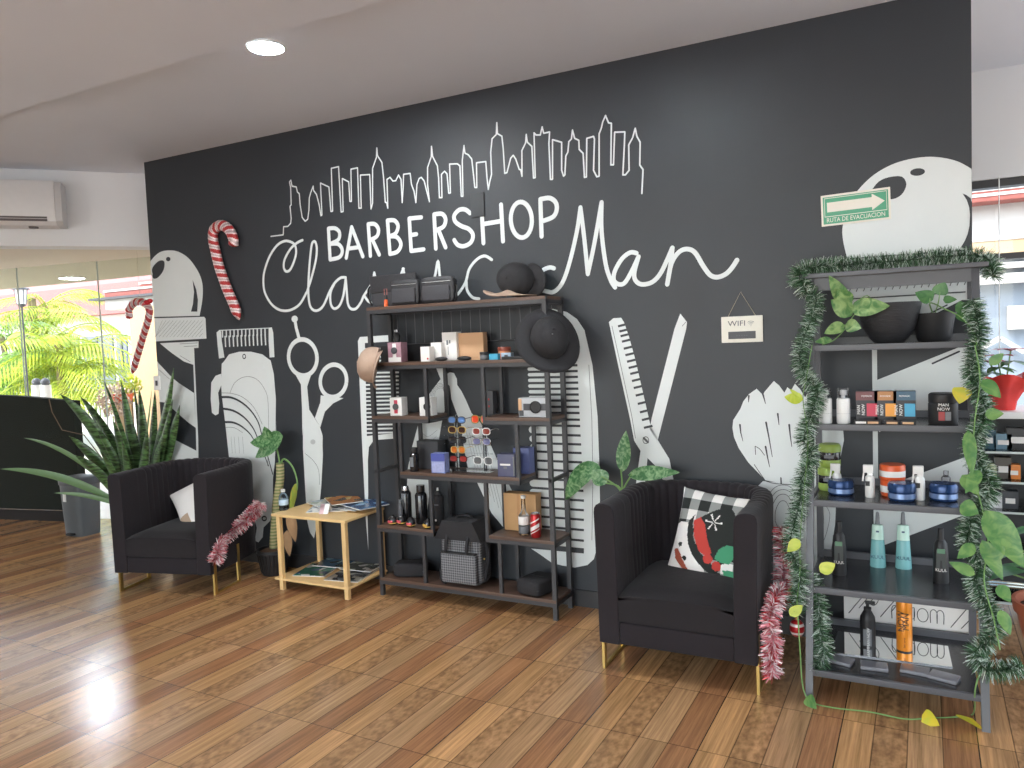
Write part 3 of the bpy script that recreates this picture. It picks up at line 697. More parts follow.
# photo-space outline of the print -> u,v   (corners: TL(75,60) TR(575,165) BR(520,740)hidden BL(35,635))
def pq(x,y):
    # bilinear approx inverse
    u=v=.5
    for _ in range(8):
        X=(1-u)*(1-v)*35+u*(1-v)*495+(1-u)*v*95+u*v*575; Y=(1-u)*(1-v)*635+u*(1-v)*740+(1-u)*v*60+u*v*165
        du=((x-X)/470); dv=-((y-Y)-du*105)/577; u+=du*.9; v+=dv*.9
    return (2*u-1,2*v-1)
def PP(l): return [pq(*p) for p in l]
FACE=PP([(60,330),(110,310),(160,320),(160,400),(175,470),(205,540),(265,640),(225,690),(170,672),(60,640),(30,600),(30,430)])
BRIM=PP([(165,310),(200,270),(190,330),(200,420),(225,500),(280,570),(340,640),(310,690),(255,630),(200,540),(172,470),(160,400)])
BAND=PP([(195,310),(235,290),(262,340),(280,440),(305,520),(290,560),(235,510),(205,420)])
HAT=PP([(235,290),(300,250),(380,215),(410,250),(500,450),(520,560),(400,580),(350,600),(305,525),(280,440),(262,340)])
HOLLY=PP([(320,560),(345,500),(385,470),(455,485),(430,540),(400,590),(350,580)]); HOLLY2=PP([(360,630),(470,640),(440,690),(370,690)])
NOSE=PP([(80,495),(105,490),(130,540),(178,660),(150,650),(95,560)])
def snow(u,v):
    def dc(x,y,r):
        q=pq(x,y); return (u-q[0])**2+(v-q[1])**2<r*r
    if dc(285,562,.11) or dc(330,608,.11): return 3
    if inpoly(u,v,HOLLY) or inpoly(u,v,HOLLY2): return 4
    if inpoly(u,v,NOSE): return 5
    if dc(120,465,.055) or dc(152,558,.055): return 1
    if inpoly(u,v,BAND): return 3
    c=pq(310,325); dx,dy=u-c[0],v-c[1]; rr=math.hypot(dx,dy); an=math.atan2(dy,dx)
    if rr<.2 and abs(math.sin(3*an))<.24+.02/max(rr,.03)*.5: return 0
    if inpoly(u,v,BRIM): return 1
    if inpoly(u,v,FACE): return 0
    if inpoly(u,v,HAT): return 1
    a=int(math.floor((u+3)*3.9))%2; b=int(math.floor((v+3.12)*3.9))%2
    return 0 if a and b else (1 if not a and not b else 2)
pillow('cushion',(-.80,-.285,.545),(math.radians(66),math.radians(-4),math.radians(-10)),.43,snow,pm,'black and white checked cushion with a snowman in a top hat, in the right armchair')
def whitep(u,v):
    if u>.5 and v>.55: return 3
    if u>.1 and v>.5 and u+v>1.1: return 4
    if u>.35 and v<-.55: return 6
    return 0
pillow('cushion',(-4.305,-.32,.50),(math.radians(50),math.radians(-57),math.radians(22)),.37,whitep,pm+[mat('cushion_tan','#b39b84',.85)],'white cushion with a holly print tucked into the left armchair',N_=40)
# tinsel on the chairs
RT=[M_['red'],M_['pink'],M_['wfoil'],M_['pink'],M_['wfoil']]
def garland(path,R,n,mats,label,cat,group=None,wid=.0016,name='tinsel_garland',seed=3,cm=None,jit=.35):
    mb=MB(); o=Vector(path[0]); tinsel_geo(mb,[Vector(p)-o for p in path],R,n,mats,wid,cm=cm,rnd=random.Random(seed),jit=jit)
    return TH(mb,name,o,label,cat,group)
garland([(-.49,-.33,.62),(-.475,-.42,.50),(-.47,-.5,.40),(-.47,-.60,.41),(-.478,-.70,.39),(-.49,-.745,.33),(-.475,-.75,.27),(-.487,-.74,.19),(-.48,-.74,.10)],.048,2000,RT,'red and white tinsel garland hanging on the right side of the right armchair','tinsel garland',wid=.003,seed=5)
garland([(-1.262,-.50,.42),(-1.264,-.52,.33),(-1.262,-.53,.26),(-1.262,-.54,.19)],.032,520,RT,'short red and white tinsel end hanging at the left side of the right armchair','tinsel garland',wid=.003,seed=6)
p=[at(261,503,y=-.30),at(252,513,y=-.33),at(243,522,y=-.38),at(233,530,y=-.42),at(225,536,y=-.48),at(219,543,y=-.58),at(218,552,y=-.64),at(214,562,y=-.665)]
garland(p,.055,2400,RT,'pink and white tinsel garland draped on the left armchair leg','tinsel garland',wid=.003,seed=7)
# ================================================================ LOW MAGAZINE TABLE
t=empty('side_table',(-3.27,-.22,0)); tag(t,'pale wooden two-tier side table covered with magazines','table')
s=MB().use(M_['pine']).box((-.30,-.195,.470),(.30,.195,.487),bev=.004); part(s,'tabletop',t)
s=MB().use(M_['pine']).box((-.30,-.195,.062),(.30,.195,.076),bev=.004); part(s,'shelf',t)
for x in (-.245,.28):
    for y in (-.18,.175): part(MB().use(M_['pine']).box((x-.0145,y-.0145,0),(x+.0145,y+.0145,.47),bev=.003),'leg',t)
def mag_mat(name,a,b_,c,sc_=7):
    m=mat(name,a,.25,spec=.6); N=m.node_tree.nodes; L=m.node_tree.links; b=N['Principled BSDF']
    v=N.new('ShaderNodeTexVoronoi'); v.inputs['Scale'].default_value=sc_; L.new(N['Texture Coordinate'].outputs['Object'],v.inputs['Vector'])
    r=N.new('ShaderNodeValToRGB'); r.color_ramp.interpolation='CONSTANT'; e=r.color_ramp.elements; e[0].color=(*lin(a),1); e[1].position=.45; e[1].color=(*lin(b_),1); q=e.new(.72); q.color=(*lin(c),1)
    sp=N.new('ShaderNodeSeparateColor'); L.new(v.outputs['Color'],sp.inputs[0]); L.new(sp.outputs[0],r.inputs[0]); L.new(r.outputs[0],b.inputs['Base Color']); return m
def magazine(x,y,z,rz,m,label,w=.21,h=.28,t_=.006,group=None,tilt=0):
    mb=MB().use(M_['paper']); mb.box((-w/2,-h/2,0),(w/2,h/2,t_-.0012)); mb.use(m)
    # cover with a gentle curl
    n=8
    for zz,f in ((t_-.001,1),):
        vs=[];fs=[]
        for i in range(n+1):
            u=i/n; zc=zz+.006*u**3
            vs+= [(-w/2+w*u,-h/2-.001,zc),(-w/2+w*u,h/2+.001,zc)]
        for i in range(n): fs.append((2*i,2*i+2,2*i+3,2*i+1))
        mb.add(vs,fs)
        b=len(vs); mb.add([(a,b2,c-.001) for a,b2,c in vs],[tuple(reversed(f2)) for f2 in fs])
    return TH(mb,'magazine',(x,y,z),label,'magazine',group,rz=rz,rot=(0,tilt,rz))
g1='magazines on the table top'; g2='magazines on the lower shelf of the side table'
z=.4878
magazine(-3.30,-.16,z,.5,mag_mat('mag_white','#c9cdd0','#8e9aa0','#e4e2dc',25),'open pale magazine lying on the front of the wooden table',.26,.24,group=g1)
magazine(-3.36,-.10,z+.013,1.1,mag_mat('mag_pale','#bfc2b4','#8f9b8c','#a8b3b5',18),'pale green magazine at the left of the pile on the table',group=g1)
magazine(-3.16,-.12,z+.013,1.45,mag_mat('mag_grey','#aeb3b8','#7d8590','#d8dada',16),'grey-white magazine under the blue one on the table',group=g1,t_=.004)
magazine(-3.08,-.105,z+.026,1.2,mag_mat('mag_blue','#2f4d78','#47709c','#8fb0c8',14),'blue glossy magazine at the right end of the table top',.21,.30,group=g1)
magazine(-3.25,-.09,z+.040,.9,mag_mat('mag_brown','#b0784a','#c9ab74','#6c5a48',12),'brown-orange magazine topmost of the pile on the table',.20,.26,group=g1)
z=.0766
magazine(-3.40,-.20,z,.25,mag_mat('mag_green','#3f7f6a','#c9d2cf','#4e6f86',16),'green and white magazine at the front left of the lower shelf',.22,.26,group=g2)
magazine(-3.365,-.06,z+.014,.1,mag_mat('mag_teal','#4d6a80','#86a0a8','#3b4f4c',16),'blue-grey magazine at the back left of the lower shelf',.24,.2,group=g2)
magazine(-3.12,-.2,z,.15,mag_mat('mag_dark','#3a3c40','#7c7f80','#a9a59a',20),'dark magazine at the front right of the lower shelf',.24,.27,group=g2)
magazine(-3.135,-.06,z+.014,.05,mag_mat('mag_mix','#5b5f58','#9aa08f','#c8c6bd',20),'grey-green magazine at the back right of the lower shelf',.24,.2,group=g2)
# water bottle on the table
p=at(289,508,z=.487); t=empty('water_bottle',(p.x+.01,-.30,.4875)); tag(t,'small clear water bottle with white cap on the left of the side table','bottle')
clear=glass_mat('clear_plastic',(.86,.9,.92),.9,.05)
part(MB().use(clear).lathe([(.024,0),(.029,.004),(.030,.03),(.028,.045),(.030,.06),(.029,.085),(.022,.102),(.012,.112),(.012,.12)],n=20),'body',t)
part(MB().use(mat('bottle_label','#b9cfe0',.4)).lathe([(.0303,.035),(.0308,.036),(.0308,.068),(.0303,.069)],n=20),'label_band',t)
part(MB().use(M_['white']).lathe([(.013,.118),(.014,.119),(.014,.134),(.012,.136),(.0,.136)],n=16),'cap',t)
# folded card
p=at(324,513,z=.4885)
mb=MB().use(mat('pink_card','#d9b8bd',.5)).poly([(-.03,-.045,0),(.03,-.045,0),(.03,-.005,.055),(-.03,-.005,.055)],off=(0,.0008,.0006)); mb.use(M_['paper']).poly([(-.03,.035,0),(.03,.035,0),(.03,-.005,.055),(-.03,-.005,.055)],off=(0,-.0008,.0006))
mb.use(M_['paper']).poly([(-.002,-.0457,0),(.0295,-.0457,0),(.0295,-.0057,.055),(-.002,-.0057,.055)],off=(0,.0004,.0003))
TH(mb,'folded_card',(p.x,p.y+.02,.4885),'small pink and white tent card at the front edge of the table','card',rz=.35)

# ================================================================ METAL SHELF UNIT
SX0,SX1,SYF,SYB=-2.85,-1.665,-.265,-.035
t=empty('display_shelf',(-2.26,-.15,0)); tag(t,'black metal frame shelf unit with staggered walnut boards in front of the mural','shelf'); SH=t
def L(x,y,z): return (x+2.26,y+.15,z)
def lbox(mb,a,b,bev=0): return mb.box(L(*a),L(*b),bev=bev)
pw=.024
for x in (SX0,SX1-pw):
    for y in (SYF,SYB-pw): part(lbox(MB().use(M_['metal']),(x,y,0),(x+pw,y+pw,1.757)),'post',t)
levels=[('top',SX0,SX1,1.757),('A',SX0,SX1,1.424),('BL',SX0,-2.44,1.105),('BR',-2.07,SX1,1.105),('C',-2.66,-1.86,.773),('DL',SX0,-2.44,.437),('DR',-2.07,SX1,.437),('bot',SX0,SX1,.112)]
for n_,a,b_,z in levels:
    part(lbox(MB().use(M_['wood']),(a+.003,SYF-.001,z-.018),(b_-.003,SYB-.001,z),bev=.002),'shelf_board',t)
    m=MB().use(M_['metal']); lbox(m,(a,SYF-.0005,z-.04),(b_,SYF+.016,z-.018)); lbox(m,(a,SYB-.016,z-.04),(b_,SYB,z-.018))
    lbox(m,(a,SYF,z-.04),(a+.016,SYB,z-.018)); lbox(m,(b_-.016,SYF,z-.04),(b_,SYB,z-.018)); part(m,'shelf_rail',t)
pv=.02
for x,za,zb in [(-2.46,1.105-.04,1.406),(-2.66,.733,1.065),(-2.078,1.065,1.406),(-1.88,.733,1.065),(-2.46,.397,.733),(-2.09,.397,.733),(-2.525,.112,.397),(-2.015,.112,.397)]:
    for y in (SYF,SYB-pv): part(lbox(MB().use(M_['metal']),(x,y,za),(x+pv,y+pv,zb)),'upright',t)
for z in (.765,):
    for x in (SX0,SX1-pw): part(lbox(MB().use(M_['metal']),(x+.004,SYF,z-.01),(x+.02,SYB,z+.01)),'side_rung',t)
m=MB().use(mat('wire_grey','#6a6a6e',.4,metal=.3))
for i in range(17): x=SX0+.06+i*.066; m.tube([L(x,SYB-.004,1.53),L(x,SYB-.004,1.72)],.0018,5)
m.tube([L(SX0+.02,SYB-.004,1.53),L(SX1-.02,SYB-.004,1.53)],.0025,5)
part(m,'wire_back',t)
m=MB().use(M_['metal'])
for i in range(9): z=1.55+i*.02; m.tube([L(SX1-.01,SYF+.02,z),L(SX1-.01,SYB-.02,z)],.0015,5)
part(m,'wire_side',t)
# ---------------- things on the shelf unit
zT,zA,zB,zC,zD,zE=1.7572,1.4242,1.1052,.7732,.4372,.1122
def X(px,py,y): return at(px,py,y=y).x
# bags on top
def softbag(w,d,h,mm,seed=0,sq=4):
    mb=MB().use(mm); n,m_=28,14; vs=[];fs=[]
    for i in range(m_+1):
        ph=-PI/2+PI*i/m_
        for k in range(n):
            a=2*PI*k/n
            def se(c,e): return math.copysign(abs(c)**e,c)
            e1,e2=.35,.3
            vs.append((w/2*se(math.cos(ph),e1)*se(math.cos(a),e2),d/2*se(math.cos(ph),e1)*se(math.sin(a),e2),h/2+h/2*se(math.sin(ph),e1)))
    for i in range(m_):
        for k in range(n):
            k2=(k+1)%n; fs.append((i*n+k,i*n+k2,(i+1)*n+k2,(i+1)*n+k))
    return mb.add(vs,fs)
def bagthing(name,loc,w,d,h,label,cat,rz=0,mm=None,pocket=True,mesh=False):
    t=empty(name,loc,rz); tag(t,label,cat)
    part(softbag(w,d,h,mm or M_['leather']),'body',t,smooth=60)
    part(MB().use(M_['silver']).bar((-w*.42,-d/2-.001,h*.8),(w*.42,-d/2-.001,h*.8),.004,.003),'zipper',t)
    if pocket:
        pk=MB().use(mat('pocket_leather','#3d3d42',.5,bump=.5,bscale=260)).box((-w*.4,-d/2-.012,h*.1),(w*.4,-d/2+.01,h*.66),bev=.008); part(pk,'front_pocket',t)
    st=MB().use(M_['black']).tube(cat_rom([(w*.48,0,h*.7),(w*.56,-.01,h*.5),(w*.53,-.02,h*.2),(w*.5,-.01,.006)],5),.004,6); part(st,'strap',t)
    return t
b1=empty('messenger_bag',(X(397,290,-.10),-.115,zT),.02); tag(b1,'flat dark grey messenger bag at the back left of the shelf top','bag')
part(softbag(.345,.05,.20,mat('bag_grey','#39393d',.5)),'body',b1,smooth=60); part(MB().use(M_['leather']).box((-.168,-.031,.095),(.168,-.02,.197),bev=.006),'flap',b1)
part(MB().use(M_['gloss']).tube(cat_rom([(-.17,0,.15),(-.195,-.01,.12),(-.185,-.02,.06),(-.172,-.01,.02)],5),.006,6),'strap',b1)
bagthing('belt_bag',(X(405,288,-.2),-.185,zT),.20,.06,.155,'small black leather pouch bag in the middle of the shelf top bags','bag',rz=.05)
bagthing('belt_bag',(X(437,288,-.2)+.012,-.20,zT),.225,.06,.155,'black pouch bag with a textured front pocket, right of the shelf top bags','bag',rz=.05)
t=empty('lighter',(X(386,295,-.235),-.238,zT)); tag(t,'small orange and black bottle with a wire loop in front of the grey bag','bottle')
part(MB().use(M_['orange']).lathe([(.011,0),(.012,.002),(.012,.036),(.009,.042)],n=14),'body',t); part(MB().use(M_['black']).lathe([(.0105,.042),(.0105,.062),(.006,.07)],n=12),'cap',t)
part(MB().use(mat('pink_loop','#b06a62',.4)).tube([(-.009,0,.068),(-.010,0,.105),(.010,0,.105),(.009,0,.068)],.0018,5),'loop',t)
t.name='spray_bottle'
# beige visor on the shelf top
p=at(505,292,y=-.2)
mb=MB().use(M_['taupe']); vs=[];fs=[]
for j in range(7):
    for i in range(17):
        a=PI*i/16; rr=.02+.115*j/6; vs.append((rr*math.cos(a)*1.15,-rr*math.sin(a)*.9+.03,.012+.055*math.sin(a)**2*(1-j/6)*.8+.045*(abs(math.cos(a))**3 if math.cos(a)<0 else 0)*j/6))
for j in range(6):
    for i in range(16): q=j*17+i; fs.append((q,q+1,q+18,q+17))
mb.add(vs,fs); ob=TH(mb,'cap_visor',(p.x+.005,-.17,zT),'beige curved cap visor lying on the shelf top','cap',rz=.15); sm=ob.modifiers.new('s','SOLIDIFY'); sm.thickness=.004; sm.offset=1
# hats
def cap(name,loc,rot,m,label,sc_=1,brim='front',bm_=None,deco=None):
    t=empty(name,loc); t.rotation_euler=rot; tag(t,label,'hat')
    cr=MB().use(m); cr.lathe([(.092,0),(.093,.02),(.09,.05),(.078,.08),(.052,.102),(.02,.112),(0,.113)],n=28,sx=.95*sc_,sy=1.1*sc_); part(cr,'crown',t,smooth=60)
    bmm=MB().use(bm_ or m); vs=[];fs=[]
    if brim=='front':
        for j in range(6):
            for i in range(19):
                a=-PI*.12-PI*.76*i/18; r0=.088*sc_; ext=.078*math.sin(-a)**.7*j/5; vs.append(((r0+ext*.6)*math.cos(a)*.97,(r0*1.1+ext)*math.sin(a),.004-.012*(j/5)-.022*(abs(math.cos(a))**2)*j/5))
        for j in range(5):
            for i in range(18): q=j*19+i; fs.append((q,q+1,q+20,q+19))
    else:
        for j in range(5):
            for i in range(36):
                a=2*PI*i/36; r=(.085+brim*j/4)*sc_; vs.append((r*math.cos(a)*.97,r*math.sin(a)*1.08,.003-.03*(j/4)**1.5*(.5+.5*math.cos(2*a+.5))))
        for j in range(4):
            for i in range(36): q=j*36+i; q2=j*36+(i+1)%36; fs.append((q,q2,q2+36,q+36))
    bmm.add(vs,fs); ob=part(bmm,'brim',t,smooth=60); sm=ob.modifiers.new('s','SOLIDIFY'); sm.thickness=.004
    part(MB().use(m).ell((0,0,.113*1.0),(.008,.008,.005),10,6),'button',t)
    if deco:
        d=MB().use(M_['silver'])
        for q in deco: d.ell(q,(.004,.004,.004),8,5)
        part(d,'studs',t)
    return t
cap('cap',(X(517,280,-.10),-.085,1.865),(math.radians(68),math.radians(-78),math.radians(12)),M_['cloth'],'black cap with small studs hanging on the wall above the shelf unit',1.1,'front',deco=[(-.06,-.06,.06),(.05,-.07,.06),(-.03,-.09,.03),(-.01,-.092,.03)])
cap('bucket_hat',(X(560,337,-.25)-.03,-.33,1.52),(math.radians(60),math.radians(0),math.radians(40)),M_['cloth'],'wide-brimmed black hat hanging on the right post of the shelf unit',1.12,.075,deco=[(-.03,-.04,.1),(.0,-.05,.1),(.04,-.03,.1),(-.01,-.03,.11)])
cap('cap',(X(380,352,-.26),-.30,1.41),(math.radians(50),math.radians(-70),math.radians(-20)),M_['taupe'],'taupe cap hanging on the left post of the shelf unit',1.2,'front')
# shelf A goods
def boxthing(name,loc,w,d,h,m,label,cat,rz=0,group=None,front=None,bev=.0015,extra=None):
    t=empty(name,loc,rz); tag(t,label,cat,group)
    part(MB().use(m).box((-w/2,-d/2,0),(w/2,d/2,h),bev=bev),'carton',t)
    if front:
        for nm,(x0,z0,x1,z1),mm in front: part(MB().use(mm).box((x0*w-w/2,-d/2-.0008,z0*h),(x1*w-w/2,-d/2+.001,z1*h)),nm,t)
    if extra: extra(t)
    return t
pinkb=mat('pink_print','#a8808c',.4,noise=.35,nscale=40)
def watch(parent,x,z,r,strap,y,face=M_['black'],horiz=False):
    m=MB().use(strap)
    if horiz: m.box((x-r*2.2,y-.001,z-r*.55),(x+r*2.2,y+.003,z+r*.55),bev=.001)
    else: m.box((x-r*.6,y-.001,z-r*2.1),(x+r*.6,y+.003,z+r*2.1),bev=.001)
    part(m,'watch_strap',parent); 
    Mx=Matrix.Translation((x,y,z))@Matrix.Rotation(PI/2,4,'X')
    part(MB().use(face).lathe([(r,0),(r,.006),(r*.85,.008),(r*.8,.006),(0,.006)],n=20,M=Mx),'watch_case',parent)
boxthing('watch_box',(X(398,358,-.2),-.20,zA),.090,.075,.118,pinkb,'pink printed watch box on the left of the second shelf','box',front=[('label_panel',(.03,.02,.97,.25),M_['paper'])],rz=.08,extra=lambda t:watch(t,0,.07,.02,M_['white'],-.0385,M_['dgrey']))
boxthing('carton',(X(384,350,-.15),-.11,zA),.07,.06,.10,M_['black'],'plain black carton behind the tan cap on the second shelf','box')
boxthing('carton',(X(429,358,-.2),-.215,zA),.062,.05,.086,M_['paper'],'smallest white carton with a red dot on the second shelf','box',group='white cartons on the second shelf',extra=lambda t:part(MB().use(M_['red']).lathe([(.006,0),(.006,.0012),(0,.0012)],n=12,M=Matrix.Translation((.018,-.025,.016))@Matrix.Rotation(PI/2,4,'X')),'red_dot',t))
boxthing('carton',(X(439,352,-.15),-.155,zA),.072,.05,.108,M_['paper'],'middle white carton of three on the second shelf','box',group='white cartons on the second shelf')
boxthing('carton',(X(447,345,-.15)+.012,-.115,zA),.10,.055,.165,M_['paper'],'tallest white carton with printed symbols on the second shelf','box',group='white cartons on the second shelf',front=[('printed_symbol',(.3,.55,.42,.72),M_['grey']),('printed_symbol',(.48,.6,.58,.72),M_['grey']),('printed_line',(.38,.2,.42,.5),M_['grey'])])
boxthing('carton',(X(469,345,-.12),-.095,zA),.19,.05,.157,M_['tan'],'wide tan carton leaning at the back of the second shelf','box')
def pouch(x,y,z,w,label,group=None):
    mb=MB().use(M_['black']).ell((0,0,.012),(w/2,.022,.013),16,8); return TH(mb,'eyewear_pouch',(x,y,z),label,'pouch',group,smooth=60)
pouch(X(440,361,-.25),-.236,zA,.085,'flat black pouch in front of the white cartons','black pouches on the second shelf'); pouch(X(463,361,-.25),-.236,zA,.095,'flat black pouch in front of the tan carton','black pouches on the second shelf')
TH(MB().use(M_['tan']).box((-.12,-.02,0),(.12,.02,.012),bev=.002),'thin_carton',(X(478,360,-.2),-.195,zA),'thin flat tan carton lying between the pouches and the tan carton','box')
def jar(name,loc,r,h,m,label,cat='jar',lid=None,group=None,band=None,lidh=.3,shape=None):
    t=empty(name,loc); tag(t,label,cat,group)
    hb=h*(1-lidh)
    part(MB().use(m).lathe(shape or [(r*.9,0),(r,h*.06),(r,hb*.92),(r*.92,hb)],n=24),'body',t)
    part(MB().use(lid or m).lathe([(r*1.03,hb),(r*1.04,hb+h*.02),(r*1.04,h*.95),(r*.97,h),(0,h)],n=24),'lid',t)
    if band: part(MB().use(band).lathe([(r*1.001,hb*.25),(r*1.012,hb*.27),(r*1.012,hb*.8),(r*1.001,hb*.82)],n=24),'label_band',t)
    return t
jar('jar',(X(486,359,-.22),-.235,zA),.026,.045,M_['dgrey'],'small black jar with grey label on the second shelf',band=M_['grey'],lid=M_['black'])
boxthing('carton',(X(496,357,-.22),-.225,zA),.058,.045,.033,mat('sky_blue_card','#4aa3c4',.4),'small sky-blue carton on the second shelf','box',rz=-.1)
boxthing('carton',(X(508,357,-.22),-.225,zA),.058,.045,.036,mat('pale_blue_card','#9db4c8',.4,noise=.3,nscale=60),'small pale blue carton with dark print under the orange tub','box',rz=.05,front=[('printed_patch',(.35,.2,.7,.7),M_['dgrey'])])
jar('tub',(X(502,350,-.2)+.01,-.19,zA),.036,.068,mat('salmon','#d98a62',.4),'orange tub with brown lid behind the small blue cartons',lid=mat('brick','#8f4534',.4))
TH(MB().use(M_['black']).box((-.06,-.016,0),(.09,.016,.016),bev=.006),'comb_case',(X(512,360,-.25),-.246,zA),'slim black case lying at the right end of the second shelf','case')
# small stands at the back of shelf A
t=empty('mannequin_stand',(X(392,330,-.08)+.05,-.10,zA)); tag(t,'black plastic trimmer standing behind the pink watch box','trimmer')
part(MB().use(M_['black']).lathe([(.02,0),(.02,.01),(.013,.05),(.018,.12),(.022,.16),(.012,.18)],n=14),'body',t); part(MB().use(M_['silver']).box((-.012,-.012,.178),(.012,.006,.198),bev=.003),'blade',t); t.name='trimmer'
# shelf B left : two watch boxes
boxthing('watch_box',(X(396,413,-.23)+.012,-.215,zB),.080,.07,.108,M_['white'],'white watch box with a red-strapped watch on the third shelf','box',group='white watch boxes',rz=.1,extra=lambda t:watch(t,.0,.054,.019,mat('crimson_strap','#c5344f',.5),-.036,M_['dgrey']))
boxthing('watch_box',(X(424,413,-.23)+.012,-.20,zB),.080,.07,.108,M_['white'],'white watch box with a black-strapped watch half behind the upright','box',group='white watch boxes',rz=.1,extra=lambda t:watch(t,.01,.054,.021,M_['dgrey'],-.036,M_['black']))
# shelf B right
boxthing('watch_box',(X(535,413,-.2)+.0,-.20,zB),.17,.06,.105,mat('silver_card','#b9bcc0',.35,noise=.15,nscale=30),'silver box with a large black watch lying sideways on the right third shelf','box',front=[('printed_patch',(0,.35,.12,.95),M_['tan']),('printed_patch',(.02,.05,.18,.35),M_['dgrey'])],extra=lambda t:watch(t,.02,.055,.034,M_['dgrey'],-.0305,M_['black'],True))
boxthing('speaker',(X(488,405,-.12),-.075,zB),.045,.05,.135,M_['dgrey'],'slim dark grey box behind the upright on the right third shelf','box',front=[('red_light',(.3,.6,.5,.68),M_['red']),('red_light',(.3,.3,.5,.38),M_['red'])])
# shelf C
t=empty('bottle',(X(415,466,-.22),-.225,zC)); tag(t,'black ribbed bottle at the left end of the sunglasses shelf','bottle')
part(MB().use(M_['gloss']).lathe([(.026,0),(.028,.005),(.028,.10),(.018,.112)],n=20),'body',t); part(MB().use(M_['black']).lathe([(.022,.112),(.023,.114),(.023,.14),(0,.141)],n=20),'cap',t); part(MB().use(M_['grey']).box((-.012,-.0290,.03),(.012,-.0275,.085)),'label_panel',t)
boxthing('carton',(X(433,460,-.1)-.005,-.105,zC),.15,.09,.17,mat('charcoal_card','#37383c',.55),'large charcoal box behind the blue box on the sunglasses shelf','box')
boxthing('carton',(X(440,466,-.23),-.225,zC),.088,.06,.115,mat('periwinkle_card','#7c86b8',.4),'blue and pale lilac box beside the sunglasses rack','box',rz=.1,front=[('printed_panel',(0,.62,1,1),mat('royal_card','#3b4796',.4)),('printed_panel',(.06,.05,.94,.56),mat('lilac_card','#9aa0c8',.4,noise=.3,nscale=70))])
boxthing('carton',(X(508,474,-.23),-.222,zC),.105,.06,.125,mat('navy_card','#4a4c68',.4,noise=.15,nscale=40),'navy box with pale lettering on the sunglasses shelf','box',rz=.05,front=[('printed_line',(.15,.5,.75,.58),M_['paper']),('printed_patch',(.35,.36,.55,.46),M_['grey']),('printed_strip',(.9,.05,.99,.9),M_['grey'])])
boxthing('carton',(X(523,468,-.12),-.105,zC),.10,.07,.145,mat('blue_card','#5c679c',.4,noise=.12,nscale=40),'blue-violet box behind the navy box','box')
# sunglasses rack
rk=empty('sunglasses_rack',(X(476,470,-.17),-.165,zC)); tag(rk,'clear acrylic sunglasses rack standing on the middle shelf','rack')
acr=glass_mat('acrylic',(.93,.94,.95),.9,.08)
RX=rk.location.x
part(MB().use(acr).box((-.20,-.055,0),(.088,.055,.012)),'base',rk)
for x in (-.13,.06): part(MB().use(acr).box((x-.004,-.01,.012),(x+.004,.03,.33)),'panel',rk)
m=MB().use(acr)
rows=[.045,.115,.165,.215,.265]
for z_ in rows[1:]: m.box((-.2,-.018,z_-.004),(.12,-.01,z_+.0))
part(m,'rung',rk)
def shades(x,z,frame,lens,label,w=.125,h=.042,y=-.185,shield=False):
    t=empty('sunglasses',(x,y,z)); tag(t,label,'sunglasses','sunglasses on the rack')
    fr=MB().use(frame); ln=MB().use(lens)
    for s_ in (-1,1):
        c=Vector((s_*w*.26,-.02,0)); pts=[]
        for k in range(20):
            a=2*PI*k/20; e=.75
            pts.append(c+Vector((math.copysign(abs(math.cos(a))**e,math.cos(a))*w*.2,-.002*abs(s_),math.copysign(abs(math.sin(a))**e,math.sin(a))*h*.45)))
        fr.tube(pts,.0028,6,closed=True)
        ln.add([c]+pts,[(0,k+1,(k+1)%20+1) for k in range(20)])
    fr.tube([(-w*.07,-.022,.006),(0,-.024,.010),(w*.07,-.022,.006)],.003,6)
    part(fr,'frame',t); part(ln,'lens',t)
    for s_ in (-1,1): part(MB().use(frame).tube([(s_*w*.46,-.018,.008),(s_*w*.47,.05,.010),(s_*w*.45,.085,.0)],.002,5),'temple',t)
    return t
fb=M_['gloss']; 
LE=lambda n,c: mat('lens_'+n,c,.08,coat=.5)
xs1=X(459,440,-.19); xs2=X(483,440,-.19)
Z=lambda py:at(470,py,y=-.2).z
shades(xs1,Z(420),M_['dgrey'],LE('sky','#5576a8'),'sunglasses with sky-blue lenses, top left of the rack')
shades(xs1,Z(430),M_['gold'],LE('brown','#3a2420'),'gold-rimmed brown sunglasses, second from top on the left of the rack')
shades(xs1,Z(440),fb,LE('dark','#26282c'),'black sunglasses with grey lenses in the middle left of the rack')
shades(xs1,Z(450),M_['gold'],LE('amber','#c26a2a'),'amber-lensed sunglasses with gold frame, fourth on the left of the rack',.10)
shades(xs1,Z(459),fb,LE('red','#8c2a28'),'dark sunglasses with red lenses, lowest on the left of the rack')
t=shades(xs2-.006,Z(419),mat('olive_gold','#9c8a4a',.4),LE('orange','#d8482a'),'sunglasses with bright orange mirror lenses on top of the rack',.12,.05)
shades(xs2,Z(431),M_['white'],LE('rose','#8a4238'),'white-rimmed sunglasses with red-brown lenses on the right of the rack')
shades(xs2,Z(441),M_['silver'],LE('violet','#6a6c90'),'rimless sunglasses with violet-grey lenses on the right of the rack')
shades(xs2+.004,Z(460),M_['white'],LE('smoke','#5a5c5e'),'thick white sunglasses, lowest on the right of the rack',.135,.05)
